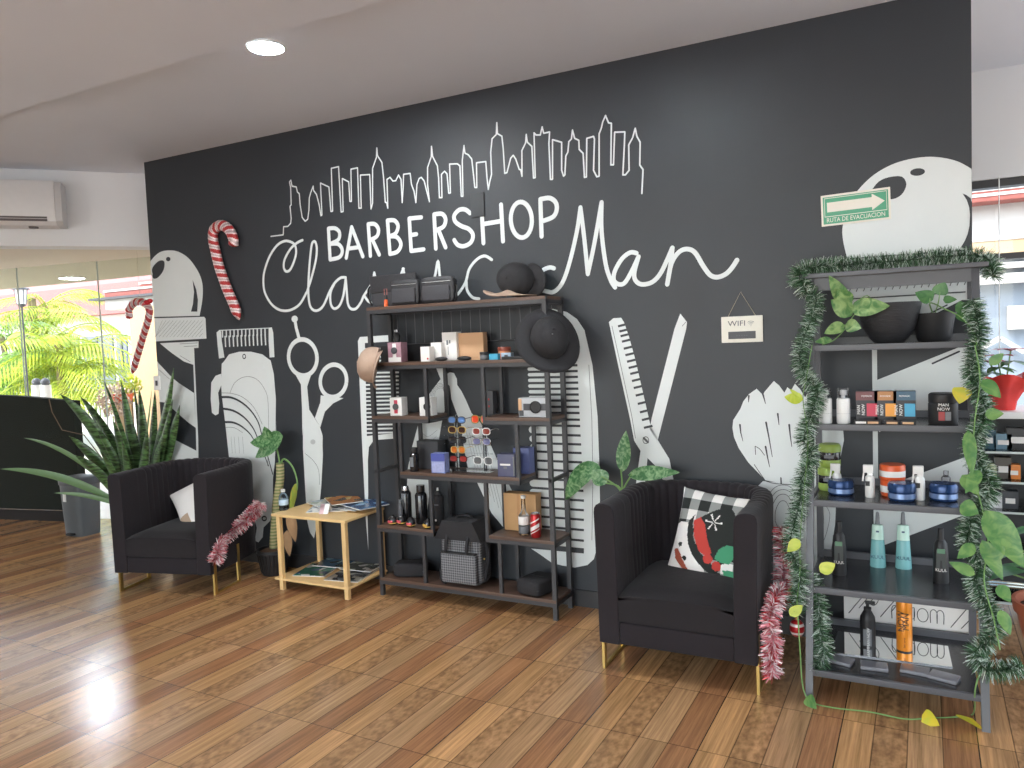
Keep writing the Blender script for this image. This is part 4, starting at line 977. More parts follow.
# shelf D left : tall bottles and little glossy figures
def tall(px,y,h,r,m,label,kind):
    t=empty('bottle',(X(px,522,y),y,zD)); tag(t,label,'bottle','tall black bottles')
    part(MB().use(m).lathe([(r*.92,0),(r,.006),(r,h*.74),(r*.8,h*.8),(r*.62,h*.82)],n=22),'body',t)
    if kind=='cap': part(MB().use(M_['gloss']).lathe([(r*.7,h*.82),(r*.72,h*.83),(r*.7,h),(0,h*1.005)],n=20),'cap',t)
    elif kind=='shaker':
        part(MB().use(M_['silver']).lathe([(r*.7,h*.82),(r*.72,h*.83),(r*.6,h*.93),(0,h*.935)],n=20),'cap',t); part(MB().use(M_['grey']).box((-r*.25,-r*1.03,h*.35),(r*.25,-r*.95,h*.75),bev=.002),'label_panel',t)
    else:
        part(MB().use(M_['black']).lathe([(r*.68,h*.82),(r*.5,h*.9),(r*.2,h*.92)],n=20),'cap',t); part(MB().use(M_['white']).lathe([(r*.2,h*.92),(r*.22,h*.93),(r*.15,h),(0,h)],n=12),'nozzle',t)
        part(MB().use(M_['grey']).box((-r*.6,-r*1.02,h*.55),(r*.6,-r*.85,h*.575)),'printed_line',t); part(MB().use(M_['paper']).lathe([(r*.2,0),(r*.2,.001),(0,.001)],n=12,M=Matrix.Translation((0,-r*.99,h*.15))@Matrix.Rotation(PI/2,4,'X')),'printed_dot',t)
    return t
tall(407,-.14,.24,.034,M_['gloss'],'tall glossy black bottle with silver cap, left of the three tall bottles','shaker')
tall(422,-.14,.235,.036,M_['gloss'],'tall black bottle with plain black cap, middle of the three tall bottles','cap')
tall(439,-.14,.225,.034,M_['cloth'],'tall matte black bottle with white nozzle, right of the three tall bottles','nozzle')
t=empty('comb_stick',(X(403,500,-.17),-.20,zD)); t.name='spray_can'; tag(t,'slim grey and black can standing left of the tall bottles','can'); part(MB().use(M_['dgrey']).lathe([(.014,0),(.015,.004),(.015,.12),(.009,.13)],n=14),'body',t); part(MB().use(M_['grey']).lathe([(.010,.13),(.010,.15),(0,.151)],n=12),'cap',t)
def helm(px,y,label,gold=False):
    t=empty('air_freshener',(X(px,525,y),y,zD),random.uniform(-.3,.3)); tag(t,label,'ornament','small glossy black ornaments')
    part(MB().use(M_['gloss']).lathe([(.020,0),(.026,.008),(.027,.022),(.023,.042),(.012,.056),(0,.06)],n=18),'dome',t,smooth=60)
    part(MB().use(mat('flame_yellow','#d8b45a',.3)).lathe([(.0205,.001),(.0268,.009),(.0272,.014),(.0262,.0145)],n=18),'yellow_rim',t)
    part(MB().use(mat('flame_red','#c8505a' if not gold else '#c8a050',.3) if not gold else mat('flame_gold','#cfa552',.3)).box((-.017,-.029,.013),(.017,-.02,.028),bev=.003),'badge',t)
    return t
helm(393,-.225,'small glossy black ornament with red badge, leftmost on the bottle shelf'); helm(402,-.203,'small glossy black ornament with pale rim behind the front row'); helm(411,-.235,'small glossy black ornament with red badge in the middle of the bottle shelf'); helm(428,-.235,'small glossy black ornament with gold badge beside the upright',True)
# backpack
t=empty('backpack',(X(467,578,-.17)+.0,-.165,zE)); tag(t,'grey checked backpack with black flap on the bottom shelf','backpack')
def check_mat():
    m=mat('checked_canvas','#77787b',.7,bump=.2,bscale=200); N=m.node_tree.nodes; L_=m.node_tree.links; b=N['Principled BSDF']
    mp=N.new('ShaderNodeMapping'); mp.inputs['Rotation'].default_value=(0,math.radians(45),0); mp.inputs['Scale'].default_value=(95,95,95); L_.new(N['Texture Coordinate'].outputs['Object'],mp.inputs[0])
    c=N.new('ShaderNodeTexChecker'); c.inputs['Scale'].default_value=1; c.inputs[1].default_value=(*lin('#808184'),1); c.inputs[2].default_value=(*lin('#4d4e52'),1)
    w=N.new('ShaderNodeCombineXYZ'); sp=N.new('ShaderNodeSeparateXYZ'); L_.new(mp.outputs[0],sp.inputs[0]); L_.new(sp.outputs[0],w.inputs[0]); L_.new(sp.outputs[2],w.inputs[2]); w.inputs[1].default_value=.5
    L_.new(w.outputs[0],c.inputs[0]); L_.new(c.outputs[0],b.inputs['Base Color']); return m
ck=check_mat()
part(softbag(.27,.15,.33,ck),'body',t,smooth=60)
part(MB().use(ck).box((-.118,-.105,.02),(.118,-.05,.20),bev=.02),'front_pocket',t,smooth=60)
part(MB().use(M_['black']).box((-.115,-.107,.196),(.115,-.07,.204),bev=.002),'zipper',t)
fl_=MB().use(M_['cloth'])
bm=bmesh.new(); bmesh.ops.create_cube(bm,size=1); bmesh.ops.subdivide_edges(bm,edges=bm.edges[:],cuts=5,use_grid_fill=True)
for v in bm.verts:
    x,y,z=v.co; w=1-.35*(z+.5)
    v.co=Vector((x*.31*w,y*.17-.01,.33+z*.11)); 
fl_.bm(bm); part(fl_,'flap',t,smooth=60)
for x in (-.07,.07): part(MB().use(M_['cloth']).tube(cat_rom([(x,-.088,.30),(x,-.105,.26),(x,-.112,.22),(x*1.1,-.11,.215)],4),.011,8),'buckle_strap',t)
part(MB().use(M_['cloth']).tube(cat_rom([(-.06,.0,.385),(-.03,.0,.40),(.03,.0,.40),(.06,0,.385)],5),.007,8),'handle',t)
part(MB().use(M_['cloth']).tube(cat_rom([(.13,-.01,.28),(.165,-.03,.2),(.155,-.04,.1),(.13,-.02,.03)],5),.010,8),'strap',t)
part(MB().use(M_['cloth']).tube(cat_rom([(-.13,-.01,.15),(-.16,-.03,.08),(-.14,-.06,.02),(-.10,-.08,.012)],5),.008,8),'strap',t)
part(MB().use(M_['gold']).ell((.15,-.05,.17),(.006,.006,.006),8,6),'buckle',t)
def pouchbag(x,y,z,w,d,h,rz,label):
    t=empty('toiletry_bag',(x,y,z),rz); tag(t,label,'bag','black toiletry bags on the bottom shelf')
    part(softbag(w,d,h,M_['cloth']),'body',t,smooth=60); part(MB().use(M_['black']).bar((-w*.3,0,h-.001),(w*.3,0,h-.001),.006,.005),'zipper',t); part(MB().use(M_['leather']).box((-w*.47,-d*.47,h*.42),(w*.47,d*.47,h*.48),bev=.002),'piping',t)
pouchbag(X(410,575,-.17),-.155,zE,.20,.13,.085,.35,'black toiletry bag at the left end of the bottom shelf')
pouchbag(X(536,590,-.19),-.165,zE,.165,.20,.09,-.25,'black toiletry bag at the right end of the bottom shelf')
# shelf D right
boxthing('carton',(X(522,525,-.1),-.085,zD),.205,.07,.215,M_['kraft'],'brown cardboard carton behind the clear bottle','box',front=[('tape_strip',(.42,0,.50,1),mat('tape','#b88a5c',.4))])
t=empty('bottle',(X(524,533,-.19),-.185,zD)); tag(t,'clear long-necked glass bottle with white label','bottle'); cg=glass_mat('clear_glass',(.86,.88,.9),1,.03)
part(MB().use(cg).lathe([(.028,0),(.031,.004),(.031,.095),(.026,.115),(.013,.135),(.011,.205),(.013,.206),(.013,.212),(.010,.213)],n=24),'body',t)
part(MB().use(M_['paper']).lathe([(.0312,.06),(.0318,.061),(.0318,.105),(.0312,.106)],n=24),'label_band',t); part(MB().use(M_['grey']).lathe([(.0305,.012),(.0318,.014),(.0318,.05),(.0305,.052)],n=24),'lower_label',t)
part(MB().use(M_['white']).lathe([(.0135,.206),(.014,.207),(.014,.222),(0,.223)],n=14),'cap',t)
t=empty('drink_can',(X(536,535,-.2)+.005,-.21,zD)); tag(t,'red soft drink can with a white diagonal band beside the clear bottle','can')
cr=.029
part(MB().use(mat('can_red','#b32a2c',.3,metal=.4)).lathe([(cr*.85,0),(cr,.008),(cr,.118),(cr*.8,.130)],n=28),'body',t); part(MB().use(M_['silver']).lathe([(cr*.8,.130),(cr*.84,.133),(cr*.8,.135),(cr*.75,.131),(0,.131)],n=28),'lid',t)
for z_,h_ in ((.055,.022),(.09,.008),(.032,.006)):
    b=MB().use(M_['white']); vs=[];fs=[]
    for i in range(15):
        a=-PI/2-1.2+2.4*i/14; zc=z_+(i-7)*.0026; vs+=[(cr*1.012*math.cos(a),cr*1.012*math.sin(a),zc-h_/2),(cr*1.012*math.cos(a),cr*1.012*math.sin(a),zc+h_/2)]
    for i in range(14): fs.append((2*i,2*i+2,2*i+3,2*i+1))
    b.add(vs,fs); part(b,'white_band',t)
# ================================================================ LADDER SHELF
LX0,LX1=-.36,.285; LB=-.10
def lyf(z): return -.705+.375*z/1.76
t=empty('ladder_shelf',(-.04,-.35,0)); tag(t,'dark grey metal shelf wound with green tinsel at the right end of the wall','shelf'); LS=t
def LL(x,y,z): return (x+.04,y+.35,z)
char=mat('charcoal_metal','#505156',.4,noise=.06)
board=mat('charcoal_board','#2e2e31',.25,noise=.1,nscale=8)
for x in (LX0,LX1-.028):
    m=MB().use(char); a=Vector(LL(x,lyf(0),0));b=Vector(LL(x,lyf(1.745),1.745)); w_=.028
    m.add([a,a+Vector((w_,0,0)),a+Vector((w_,.028,0)),a+Vector((0,.028,0)),b,b+Vector((w_,0,0)),b+Vector((w_,.028,0)),b+Vector((0,.028,0))],[(3,2,1,0),(4,5,6,7),(0,1,5,4),(1,2,6,5),(2,3,7,6),(3,0,4,7)])
    part(m,'front_leg',t); part(MB().use(char).box(LL(x,LB-.028,0),LL(x+w_,LB,1.745)),'rear_leg',t)
part(MB().use(char).box(LL(LX0-.035,-.365,1.745),LL(LX1+.03,LB+.02,1.765),bev=.003),'top_board',t)
part(MB().use(char).box(LL(LX0+.028,-.338,1.69),LL(LX1-.028,-.322,1.745)),'apron',t)
LZ=[1.45,1.115,.80,.45,.125]
for z in LZ:
    yf=lyf(z)
    part(MB().use(board).box(LL(LX0+.03,yf+.004,z-.006),LL(LX1-.03,LB-.01,z)),'shelf_board',t)
    part(MB().use(char).box(LL(LX0+.028,yf-.002,z-.024),LL(LX1-.028,yf+.012,z+.002),bev=.002),'front_rail',t); part(MB().use(char).box(LL(LX0+.028,LB-.03,z-.02),LL(LX1-.028,LB-.012,z+.03)),'rear_rail',t)
    for x in (LX0+.006,LX1-.02): part(MB().use(char).box(LL(x,yf,z-.018),LL(x+.014,LB,z)),'side_rail',t)
def put(px,py,zs,ylim=None):
    p=at(px,py,z=zs)
    if ylim: p.y=max(min(p.y,ylim[1]),ylim[0]); p.x=at(px,py,y=p.y).x
    return p
def hgt(px,pt,p): return at(px,pt,y=p.y).z-p.z
# third shelf goods
def cyl_bottle(p,h,r,body,label,cat='bottle',group=None,cap=None,capfrac=.3,parts=None,name='bottle',shape=None,nz=None):
    t=empty(name,p); tag(t,label,cat,group); hb=h*(1-capfrac)
    part(MB().use(body).lathe(shape(h,r) if shape else [(r*.93,0),(r,h*.03),(r,hb*.95),(r*.9,hb)],n=26),'body',t)
    if cap is not None: part(MB().use(cap).lathe([(r*.86,hb),(r*.88,hb+.002),(r*.86,h*.99),(r*.8,h),(0,h)],n=24),'cap',t)
    if parts: parts(t,h,r)
    return t
fr=glass_mat('frosted_cap',(.8,.8,.82),.8,.2)
def wb(px,label):
    p=Vector((at(px,418,y=-.40).x,-.40,LZ[1])); h=at(px,387.5,y=-.40).z-p.z
    def ex(t,h,r):
        part(MB().use(M_['white']).lathe([(r*.3,h*.7),(r*.3,h*.78),(r*.5,h*.8),(r*.5,h*.93),(0,h*.94)],n=16),'pump',t)
        part(MB().use(M_['grey']).lathe([(r*1.004,h*.28),(r*1.004,h*.285)],n=24),'printed_line',t)
        part(MB().use(fr).lathe([(r*.9,h*.7),(r*.9,h*.99),(r*.7,h),(0,h)],n=24),'clear_cap',t)
    cyl_bottle(p,h,.027,M_['white'],label,group='white foam bottles',capfrac=.3,parts=ex)
wb(825.5,'white foam bottle with clear cap, left of the pair on the ladder shelf'); wb(843.5,'white foam bottle with clear cap, nearer the printed boxes')
for px,c1,c2,lab in [(867,'#6b3a3c','#c22f4a','dark maroon box with red panel, left of the three upright boxes'),(885.5,'#b07a48','#e59a35','brown box with orange panel, middle of the three upright boxes'),(904.5,'#33566c','#3d9fc4','dark blue box with light blue panel, right of the three upright boxes')]:
    y=-.36; x=at(px,410,y=y).x
    w=.084
    b=boxthing('product_box',(x,y,LZ[1]),w,.05,.135,mat('box_'+c1,'#2f2e33',.45),lab,'box',group='three upright product boxes',front=[('top_band',(0,.72,1,1),mat('band_'+c1,c1,.4)),('colour_panel',(.5,.22,.97,.62),mat('panel_'+c2,c2,.4))])
    lettering(b,'MAN\nNOW',.018,M_['white'],(-w*.26,-.0262,.057),rot=(PI/2,-PI/2,0))
    lettering(b,'POMADE',.010,M_['white'],(0.0,-.0262,.115))
for px,lab in ((861,'small flat dark packet with white print, left in front of the boxes'),(873,'small flat brown packet in front of the maroon box'),(892,'small flat dark packet in front of the brown box'),(908,'small flat dark packet in front of the blue box')):
    y=-.43; TH(MB().use(M_['black']).box((-.028,-.012,0),(.028,.012,.018),bev=.002).use(M_['tan'] if px!=861 else M_['paper']).box((-.02,-.0128,.004),(.02,-.0115,.013)),'packet',(at(px,418,y=y).x,y,LZ[1]),lab,'packet','small flat packets on the third shelf')
p=Vector((at(943,415,y=-.38).x,-.38,LZ[1]))
t=empty('tub',p); tag(t,'large matte black jar with white lettering and red label on the third shelf','jar')
part(MB().use(M_['black']).lathe([(.050,0),(.054,.006),(.054,.085),(.050,.09)],n=30),'body',t); part(MB().use(M_['black']).lathe([(.052,.09),(.053,.092),(.053,.122),(.046,.128),(0,.128)],n=30),'lid',t)
part(MB().use(mat('dull_red','#9c3a3a',.5)).box((-.018,-.0555,.02),(.004,-.051,.055)),'red_label',t); part(MB().use(M_['grey']).box((.006,-.0555,.02),(.026,-.050,.055)),'grey_label',t)
lettering(t,'MAN\nNOW',.017,M_['white'],(0,-.0548,.074),bend=.0548)
# fourth shelf goods (z .80)
z4=LZ[2]
def tubthing(px,py,pt,r,m,label,lid=None,band=None,group=None,two=False,name='tub',yy=None):
    p=put(px,py,z4,(-.51,-.17)); 
    if yy is not None: p=Vector((at(px,py,y=yy).x,yy,z4))
    h=hgt(px,pt,p); t=empty(name,p); tag(t,label,'tub',group)
    part(MB().use(m).lathe([(r*.86,0),(r*.97,h*.06),(r,h*.2),(r*.96,h*.46),(r*.90,h*.5)],n=30),'body',t)
    part(MB().use(lid or m).lathe([(r*.92,h*.5),(r*1.03,h*.53),(r*1.04,h*.85),(r*.93,h*.98),(0,h)],n=30),'lid',t)
    if band: part(MB().use(band).lathe([(r*.99,h*.15),(r*1.015,h*.17),(r*.985,h*.42),(r*.95,h*.43)],n=30),'label_band',t)
    return t
sky=mat('silver_blue','#6f86ad',.3,metal=.4)
for px,lab in ((841,'navy blue round tub at the left on the fourth shelf'),(902,'navy blue round tub in front of the orange tub'),(943.5,'navy blue round tub at the right on the fourth shelf')):
    b_=tubthing(px,494 if px<900 else 500,479 if px<900 else 482 if px<930 else 482.5,.052,M_['blue'],lab,band=sky,group='navy blue round tubs')
# green tubs in a stack
p=Vector((at(829,474,y=-.28).x,-.28,z4)); hh=at(829,443.5,y=-.28).z-z4
for k,lab in ((0,'lime green tub, lower of the two stacked at the left'),(1,'lime green tub, upper of the two stacked at the left')):
    h=hh/2; r=.046; t=empty('tub',(p.x+.004*k,p.y,z4+h*k*1.001)); tag(t,lab,'tub','lime green stacked tubs')
    part(MB().use(M_['lime']).lathe([(r*.9,0),(r,h*.08),(r,h*.3),(r*.96,h*.34)],n=28),'body',t); part(MB().use(M_['gloss']).lathe([(r*.97,h*.32),(r*.98,h*.34),(r*.98,h*.64),(r*.96,h*.66)],n=28),'label_band',t)
    part(MB().use(M_['grey']).box((-.02,-r*1.0,h*.42),(.02,-r*.9,h*.56)),'printed_line',t)
    part(MB().use(M_['lime']).lathe([(r*.98,h*.66),(r*1.04,h*.68),(r*1.03,h*.9),(r*.9,h*.99),(0,h*.998)],n=28),'lid',t)
# orange tub
p=Vector((at(892.5,484,y=-.33).x,-.33,z4)); h=at(892,464,y=-.33).z-z4; r=.049; t=empty('tub',p); tag(t,'orange round tub with white label band behind the blue tub','tub')
part(MB().use(M_['orange']).lathe([(r*.88,0),(r*.95,h*.05),(r*.97,h*.5),(r*.9,h*.52)],n=28),'body',t); part(MB().use(M_['white']).lathe([(r*.965,h*.12),(r*.98,h*.13),(r*.985,h*.32),(r*.97,h*.33)],n=28),'label_band',t); part(MB().use(M_['orange']).lathe([(r*.97,h*.52),(r*1.02,h*.55),(r*1.02,h*.96),(r*.96,h),(0,h)],n=28),'lid',t); part(MB().use(M_['white']).lathe([(r*1.021,h*.62),(r*1.025,h*.63),(r*1.025,h*.8),(r*1.021,h*.81)],n=28),'lid_band',t)
def sprayer(px,py,pt,m,label,yy):
    p=Vector((at(px,py,y=yy).x,yy,z4)); h=at(px,pt,y=yy).z-z4; t=empty('spray_bottle',p); tag(t,label,'bottle','small spray bottles')
    r=.019
    part(MB().use(m).lathe([(r*.9,0),(r,.004),(r,h*.5),(r*.9,h*.62),(r*.5,h*.68)],n=20),'body',t)
    part(MB().use(m).box((-.026,-.010,h*.74),(.014,.010,h*.98),bev=.004).box((-.010,-.008,h*.66),(.012,.008,h*.78),bev=.003),'spray_head',t)
    part(MB().use(m).bar((-.022,0,h*.80),(-.028,0,h*.48),.006,.01),'trigger',t)
    part(MB().use(M_['black']).box((-r*.9,-r*1.05,h*.36),(0,-r*.7,h*.50)),'black_label',t)
sprayer(870,490,464,M_['white'],'small white spray bottle on its own between blue and orange tubs',-.40)
sprayer(920,492,465,M_['white'],'small white spray bottle right of the orange tub',-.40)
sprayer(837,480,463,M_['white'],'small white spray bottle in front of the lime tubs',-.34)
t=empty('bottle',(at(946,483,y=-.25).x,-.25,z4)); tag(t,'small frosted clear bottle behind the right blue tub','bottle'); part(MB().use(fr).lathe([(.017,0),(.018,.003),(.018,.07),(.010,.08),(.010,.10),(0,.101)],n=20),'body',t); part(MB().use(M_['grey']).lathe([(.0185,.01),(.0188,.012),(.0188,.03),(.0185,.031)],n=20),'label_band',t)
# fifth shelf goods (z .45)
z5=LZ[3]
def black_spray(px,py,pt,label):
    p=put(px,py,z5,(-.56,-.2)); h=hgt(px,pt,p); r=.028
    def ex(t,h,r):
        part(MB().use(mat('label_dark','#3f4442',.5)).box((-r*.62,-r*1.0,h*.28),(r*.62,-r*.82,h*.62)),'label_panel',t); part(MB().use(mat('soft_green','#5c8468',.5)).box((-r*.5,-r*1.02,h*.56),(r*.5,-r*.85,h*.64)),'green_label',t)
        part(MB().use(M_['black']).lathe([(r*.42,h*.78),(r*.42,h*.99),(r*.36,h),(0,h)],n=16),'nozzle',t)
        lettering(t,'KUUL',.018,M_['paper'],(0,-r*1.07,h*.25),bend=r*1.07)
    return cyl_bottle(p,h,r,M_['black'],label,shape=lambda h,r:[(r*1.02,0),(r*1.05,.004),(r*1.0,h*.5),(r*.86,h*.72),(r*.55,h*.79),(0,h*.79)],group='black spray bottles',parts=ex)
black_spray(839.5,574,521,'black spray bottle at the left of the fifth shelf'); black_spray(941,582,528,'black spray bottle at the right of the fifth shelf')
def teal_spray(px,py,pt,label):
    p=put(px,py,z5,(-.56,-.2)); h=hgt(px,pt,p); r=.033
    def ex(t,h,r):
        part(MB().use(M_['mint']).lathe([(r*.80,h*.5),(r*.765,h*.55),(r*.71,h*.735),(r*.66,h*.765),(r*.3,h*.78)],n=26,sy=.7),'upper_body',t)
        part(MB().use(M_['grey']).lathe([(r*.32,h*.78),(r*.3,h*.8),(r*.22,h*.97),(r*.15,h),(0,h)],n=14),'nozzle',t)
        part(MB().use(mat('ink_blue','#2f4c66',.4)).box((-.006,-r*.56,h*.64),(.006,-r*.50,h*.67)),'emblem',t)
        lettering(t,'KUUL',.022,mat('ink_blue','#2f4c66',.4),(0,-r*1.0,h*.2))
    return cyl_bottle(p,h,r,M_['teal'],label,shape=lambda h,r:[(r*1.0,0),(r*1.03,.004),(r*.95,h*.2),(r*.80,h*.5)] and [(r*1.0*1,0),(r*1.02,.004),(r*.94,h*.2),(r*.80,h*.5),(0,h*.5)],group='teal two-tone spray bottles',parts=ex)
for b,l in ((878,'teal and mint spray bottle, left of the pair on the fifth shelf'),(903.5,'teal and mint spray bottle, right of the pair on the fifth shelf')): teal_spray(b,566 if b<900 else 567.5,512,l)
# bottom shelf
z6=LZ[4]
p=put(868,646,z6,(-.6,-.15)); h=hgt(868,601,p)
t=empty('pump_bottle',p); tag(t,'black pump bottle with white lettering standing on the mirror','bottle'); r=.031
part(MB().use(M_['black']).lathe([(r*.95,0),(r,.004),(r,h*.58),(r*.95,h*.66),(r*.55,h*.78),(r*.5,h*.79)],n=26),'body',t,smooth=50)
part(MB().use(M_['black']).lathe([(r*.5,h*.79),(r*.5,h*.86),(r*.2,h*.87),(r*.2,h*.96),(0,h*.96)],n=16).box((-r*.3,-.008,h*.94),(r*.95,.008,h*1.0),bev=.003),'pump',t)
for k,(a,b) in enumerate([(-.55,-.05),(.08,.5)]): part(MB().use(M_['grey']).box((a*r,-r*1.04,h*.06),(b*r,-r*.9,h*.42)),'printed_block',t)
lettering(t,'MAN NOW',.017,M_['white'],(.0035,-r*1.07,h*.24),rot=(PI/2,-PI/2,0))
p=put(904.5,651,z6,(-.6,-.15)); h=hgt(904.5,596,p); t=empty('spray_can',p); tag(t,'tall orange can with vertical black lettering standing on the mirror','can'); r=.031
m_or=mat('can_orange','#e08a2a',.3,metal=.2)
part(MB().use(m_or).lathe([(r*.95,0),(r,.003),(r,h*.68),(r*.96,h*.69)],n=30),'body',t); part(MB().use(m_or).lathe([(r*.98,h*.69),(r,h*.7),(r,h*.985),(r*.95,h),(0,h)],n=30),'cap',t); part(MB().use(M_['black']).lathe([(r*1.003,.004),(r*1.005,.005),(r*1.005,.008),(r*1.003,.009)],n=30),'base_ring',t)
lettering(t,'MAN',.034,M_['black'],(.007,-r*1.06,h*.58),rot=(PI/2,-PI/2,0)); lettering(t,'NOW',.034,M_['black'],(-.012,-r*1.06,h*.58),rot=(PI/2,-PI/2,0))
lettering(t,'hair spray',.011,mat('brown_ink','#8a4a14',.5),(0,-r*1.06,h*.2),rot=(PI/2,-PI/2,0))
# mirror lying on the shelf and the white panel with looping script standing behind
mq=[at(838,631,z=z6+.004),at(948,646,z=z6+.004),at(952.5,667,z=z6+.004),at(831,652,z=z6+.004)]
o=mq[0].copy(); o.z=z6
TH(MB().use(M_['mirror']).poly([(q.x-o.x,q.y-o.y,.004) for q in mq],off=(0,0,-.0035)),'mirror',o,'frameless mirror sheet lying flat on the bottom ladder shelf','mirror')
yb=-.095
xa,xb=at(844,610,y=yb).x,at(969,625,y=yb).x; za=z6+.004; zb=LZ[3]-.03
t=empty('sign_board',((xa+xb)/2,yb,z6+.002)); tag(t,'white board with looping black script at the back of the bottom ladder shelf','board')
W_=xb-xa; Hh=.30
part(MB().use(M_['paper']).box((-W_/2,0,0),(W_/2,.006,Hh)),'panel',t)
ink=MB().use(M_['black'])
def scrib(pts,r=.0016): ink.tube([(q[0]-W_/2,-.0006,q[1]) for q in cat_rom(pts,5)],r,4)
def loops(x0,z0,s,word):
    x=x0
    for ch in word:
        if ch=='m':
            for k in range(2): scrib([(x,z0),(x+.002*s,z0+s*.8),(x+s*.22,z0+s),(x+s*.42,z0+s*.75),(x+s*.42,z0)]); x+=s*.42
            x+=s*.12
        elif ch=='o': scrib([(x+s*.35*math.cos(a)+s*.35,z0+s*.5+s*.5*math.sin(a)) for a in [PI/2+i*PI/6 for i in range(13)]]); x+=s*.85
        elif ch=='a': scrib([(x+s*.6,z0+s*.9),(x+s*.3,z0+s),(x,z0+s*.5),(x+s*.3,z0),(x+s*.6,z0+s*.5),(x+s*.6,z0+s),(x+s*.62,z0)]); x+=s*.8
        elif ch=='g': scrib([(x+s*.5,z0+s),(x+s*.1,z0+s*.8),(x+s*.1,z0+s*.2),(x+s*.5,z0+s*.2),(x+s*.5,z0+s),(x+s*.5,z0)]); x+=s*.7
loops(W_*.40,.05,.062,'mgom'); loops(W_*.47,.155,.075,'aom'); 
scrib([(W_*.20,.15),(W_*.26,.18),(W_*.29,.13),(W_*.25,.10),(W_*.21,.115)])
for k in range(6): ink.tube([(-W_/2+.02+k*.045,-.0006,.05+.03*(k%3)),(-W_/2+.09+k*.045,-.0006,.15+.03*(k%3))],.0018,4)
for k in range(2): ink.tube([(W_/2-.07+k*.04,-.0006,.04),(W_/2-.01+k*.01,-.0006,.13-.05*k)],.0018,4)
part(ink,'script',t)
for i,(px,py,rz) in enumerate([(840,662,-.25),(874,668,.05),(915,672,-.12),(944,679,-.3)]):
    p=at(px,py,z=z6); lab=['leftmost','second from the left','third from the left','rightmost'][i]
    t=empty('blister_pack',(p.x,max(p.y,-.63),z6),rz); tag(t,'clear-edged flat black pack, %s on the front of the bottom ladder shelf'%lab,'packet','flat black packs')
    part(MB().use(mat('clear_tray_plastic','#77787e',.15,coat=.5)).box((-.052,-.036,0),(.052,.036,.016),bev=.006),'clear_tray',t); part(MB().use(M_['gloss']).box((-.04,-.026,.002),(.04,.026,.012),bev=.002),'black_insert',t); part(MB().use(M_['grey']).box((-.015,-.012,.0122),(.02,-.008,.0128)),'printed_line',t)
# top shelf bowls
z2=LZ[0]
p=Vector((at(889,337,y=-.235).x,-.235,z2)); 
bowlm=mat('black_bowl','#2c2c2f',.6,bump=.35,bscale=30,stretch=(1,1,5))
t=empty('plant_bowl',p); tag(t,'wide black textured bowl planter with variegated pothos on the ladder shelf','planter')
h=at(889,303,y=-.235).z-z2
part(MB().use(bowlm).lathe([(.055,0),(.075,.02),(.105,.07),(.124,h*.85),(.128,h),(.120,h),(.115,h*.8),(0,h*.78)],n=36),'bowl',t); part(MB().use(M_['soil']).lathe([(.117,h*.82),(.06,h*.86),(0,h*.87)],n=20),'soil',t)
pot1=t
p=Vector((at(934,336,y=-.20).x,-.20,z2)); t=empty('plant_bowl',p); tag(t,'smaller black bowl planter with trailing green leaves on the ladder shelf','planter')
h2=at(934,313,y=-.20).z-z2
part(MB().use(M_['black']).lathe([(.055,0),(.066,.012),(.078,h2*.8),(.084,h2*.9),(.086,h2),(.078,h2),(.076,h2*.85),(0,h2*.83)],n=32),'bowl',t); part(MB().use(M_['soil']).lathe([(.077,h2*.86),(.04,h2*.88),(0,h2*.9)],n=20),'soil',t)
pot2=t
po_=leaf_mat('pothos','#4a7a40','#94b070',22,.42); po2=leaf_mat('pothos_plain','#3b6b3c','#55844b',18,.5)
def leafc(mb,pt,par,L,W,dr,up=(0,-.6,1),droop=.35,shape='ovate',fold=.12):
    leaf_geo(mb,Vector(pt)-par.location,dr,up,L,W,droop,fold,shape=shape)
def stem(mb,pts,par,r=.0022): mb.tube([Vector(q)-par.location for q in cat_rom(pts,5)],r,6)
lf=MB().use(po_); st=MB().use(M_['stem'])
c=pot1.location+Vector((-.06,-.03,h*.85)); Y=-.36
leafs=[((850,312),(833,278),.12,.06),((852,316),(835,300),.10,.07),((850,310),(882,303),.14,.075),((845,325),(828,330),.08,.05),((845,325),(858,326),.09,.055),((832,340),(818,340),.06,.03),((850,305),(840,290),.09,.06)]
for a,b,L_,W_2 in leafs:
    A=at(*a,y=Y); B=at(*b,y=Y-.03); leafc(lf,A,pot1,(B-A).length*1.25,W_2*1.15,(B-A),up=(0,-1,.3),droop=.12)
stem(st,[c,c+Vector((-.02,-.08,.06)),at(850,308,y=Y)],pot1); stem(st,[c,c+Vector((-.03,-.08,.03)),at(852,318,y=Y),at(846,328,y=Y),at(834,340,y=Y),at(822,345,y=Y)],pot1)
part(lf,'foliage',pot1,smooth=60); part(st,'stem',pot1)
lf=MB().use(po2); st=MB().use(M_['stem']); c=pot2.location+Vector((0,-.02,h2*.9)); Y=-.34
for a,b,W_2 in [((933,300),(918,292),.062),((938,295),(944,283),.06),((943,300),(951,299),.035),((955,306),(968,309),.05),((958,312),(965,320),.04)]:
    A=at(*a,y=Y); B=at(*b,y=Y); leafc(lf,A,pot2,max(.05,(B-A).length*1.2),W_2,(B-A),up=(0,-1,.3),droop=.1,shape='heart')
stem(st,[c,at(930,305,y=Y),at(930,298,y=Y)],pot2); stem(st,[c,at(938,304,y=Y),at(940,292,y=Y)],pot2); stem(st,[c,at(930,303,y=Y+.05),at(945,309,y=Y),at(962,318,y=Y-.03),at(974,333,y=-.42),at(977,345,y=-.44)],pot2,.003)
part(lf,'foliage',pot2,smooth=60); part(st,'stem',pot2)
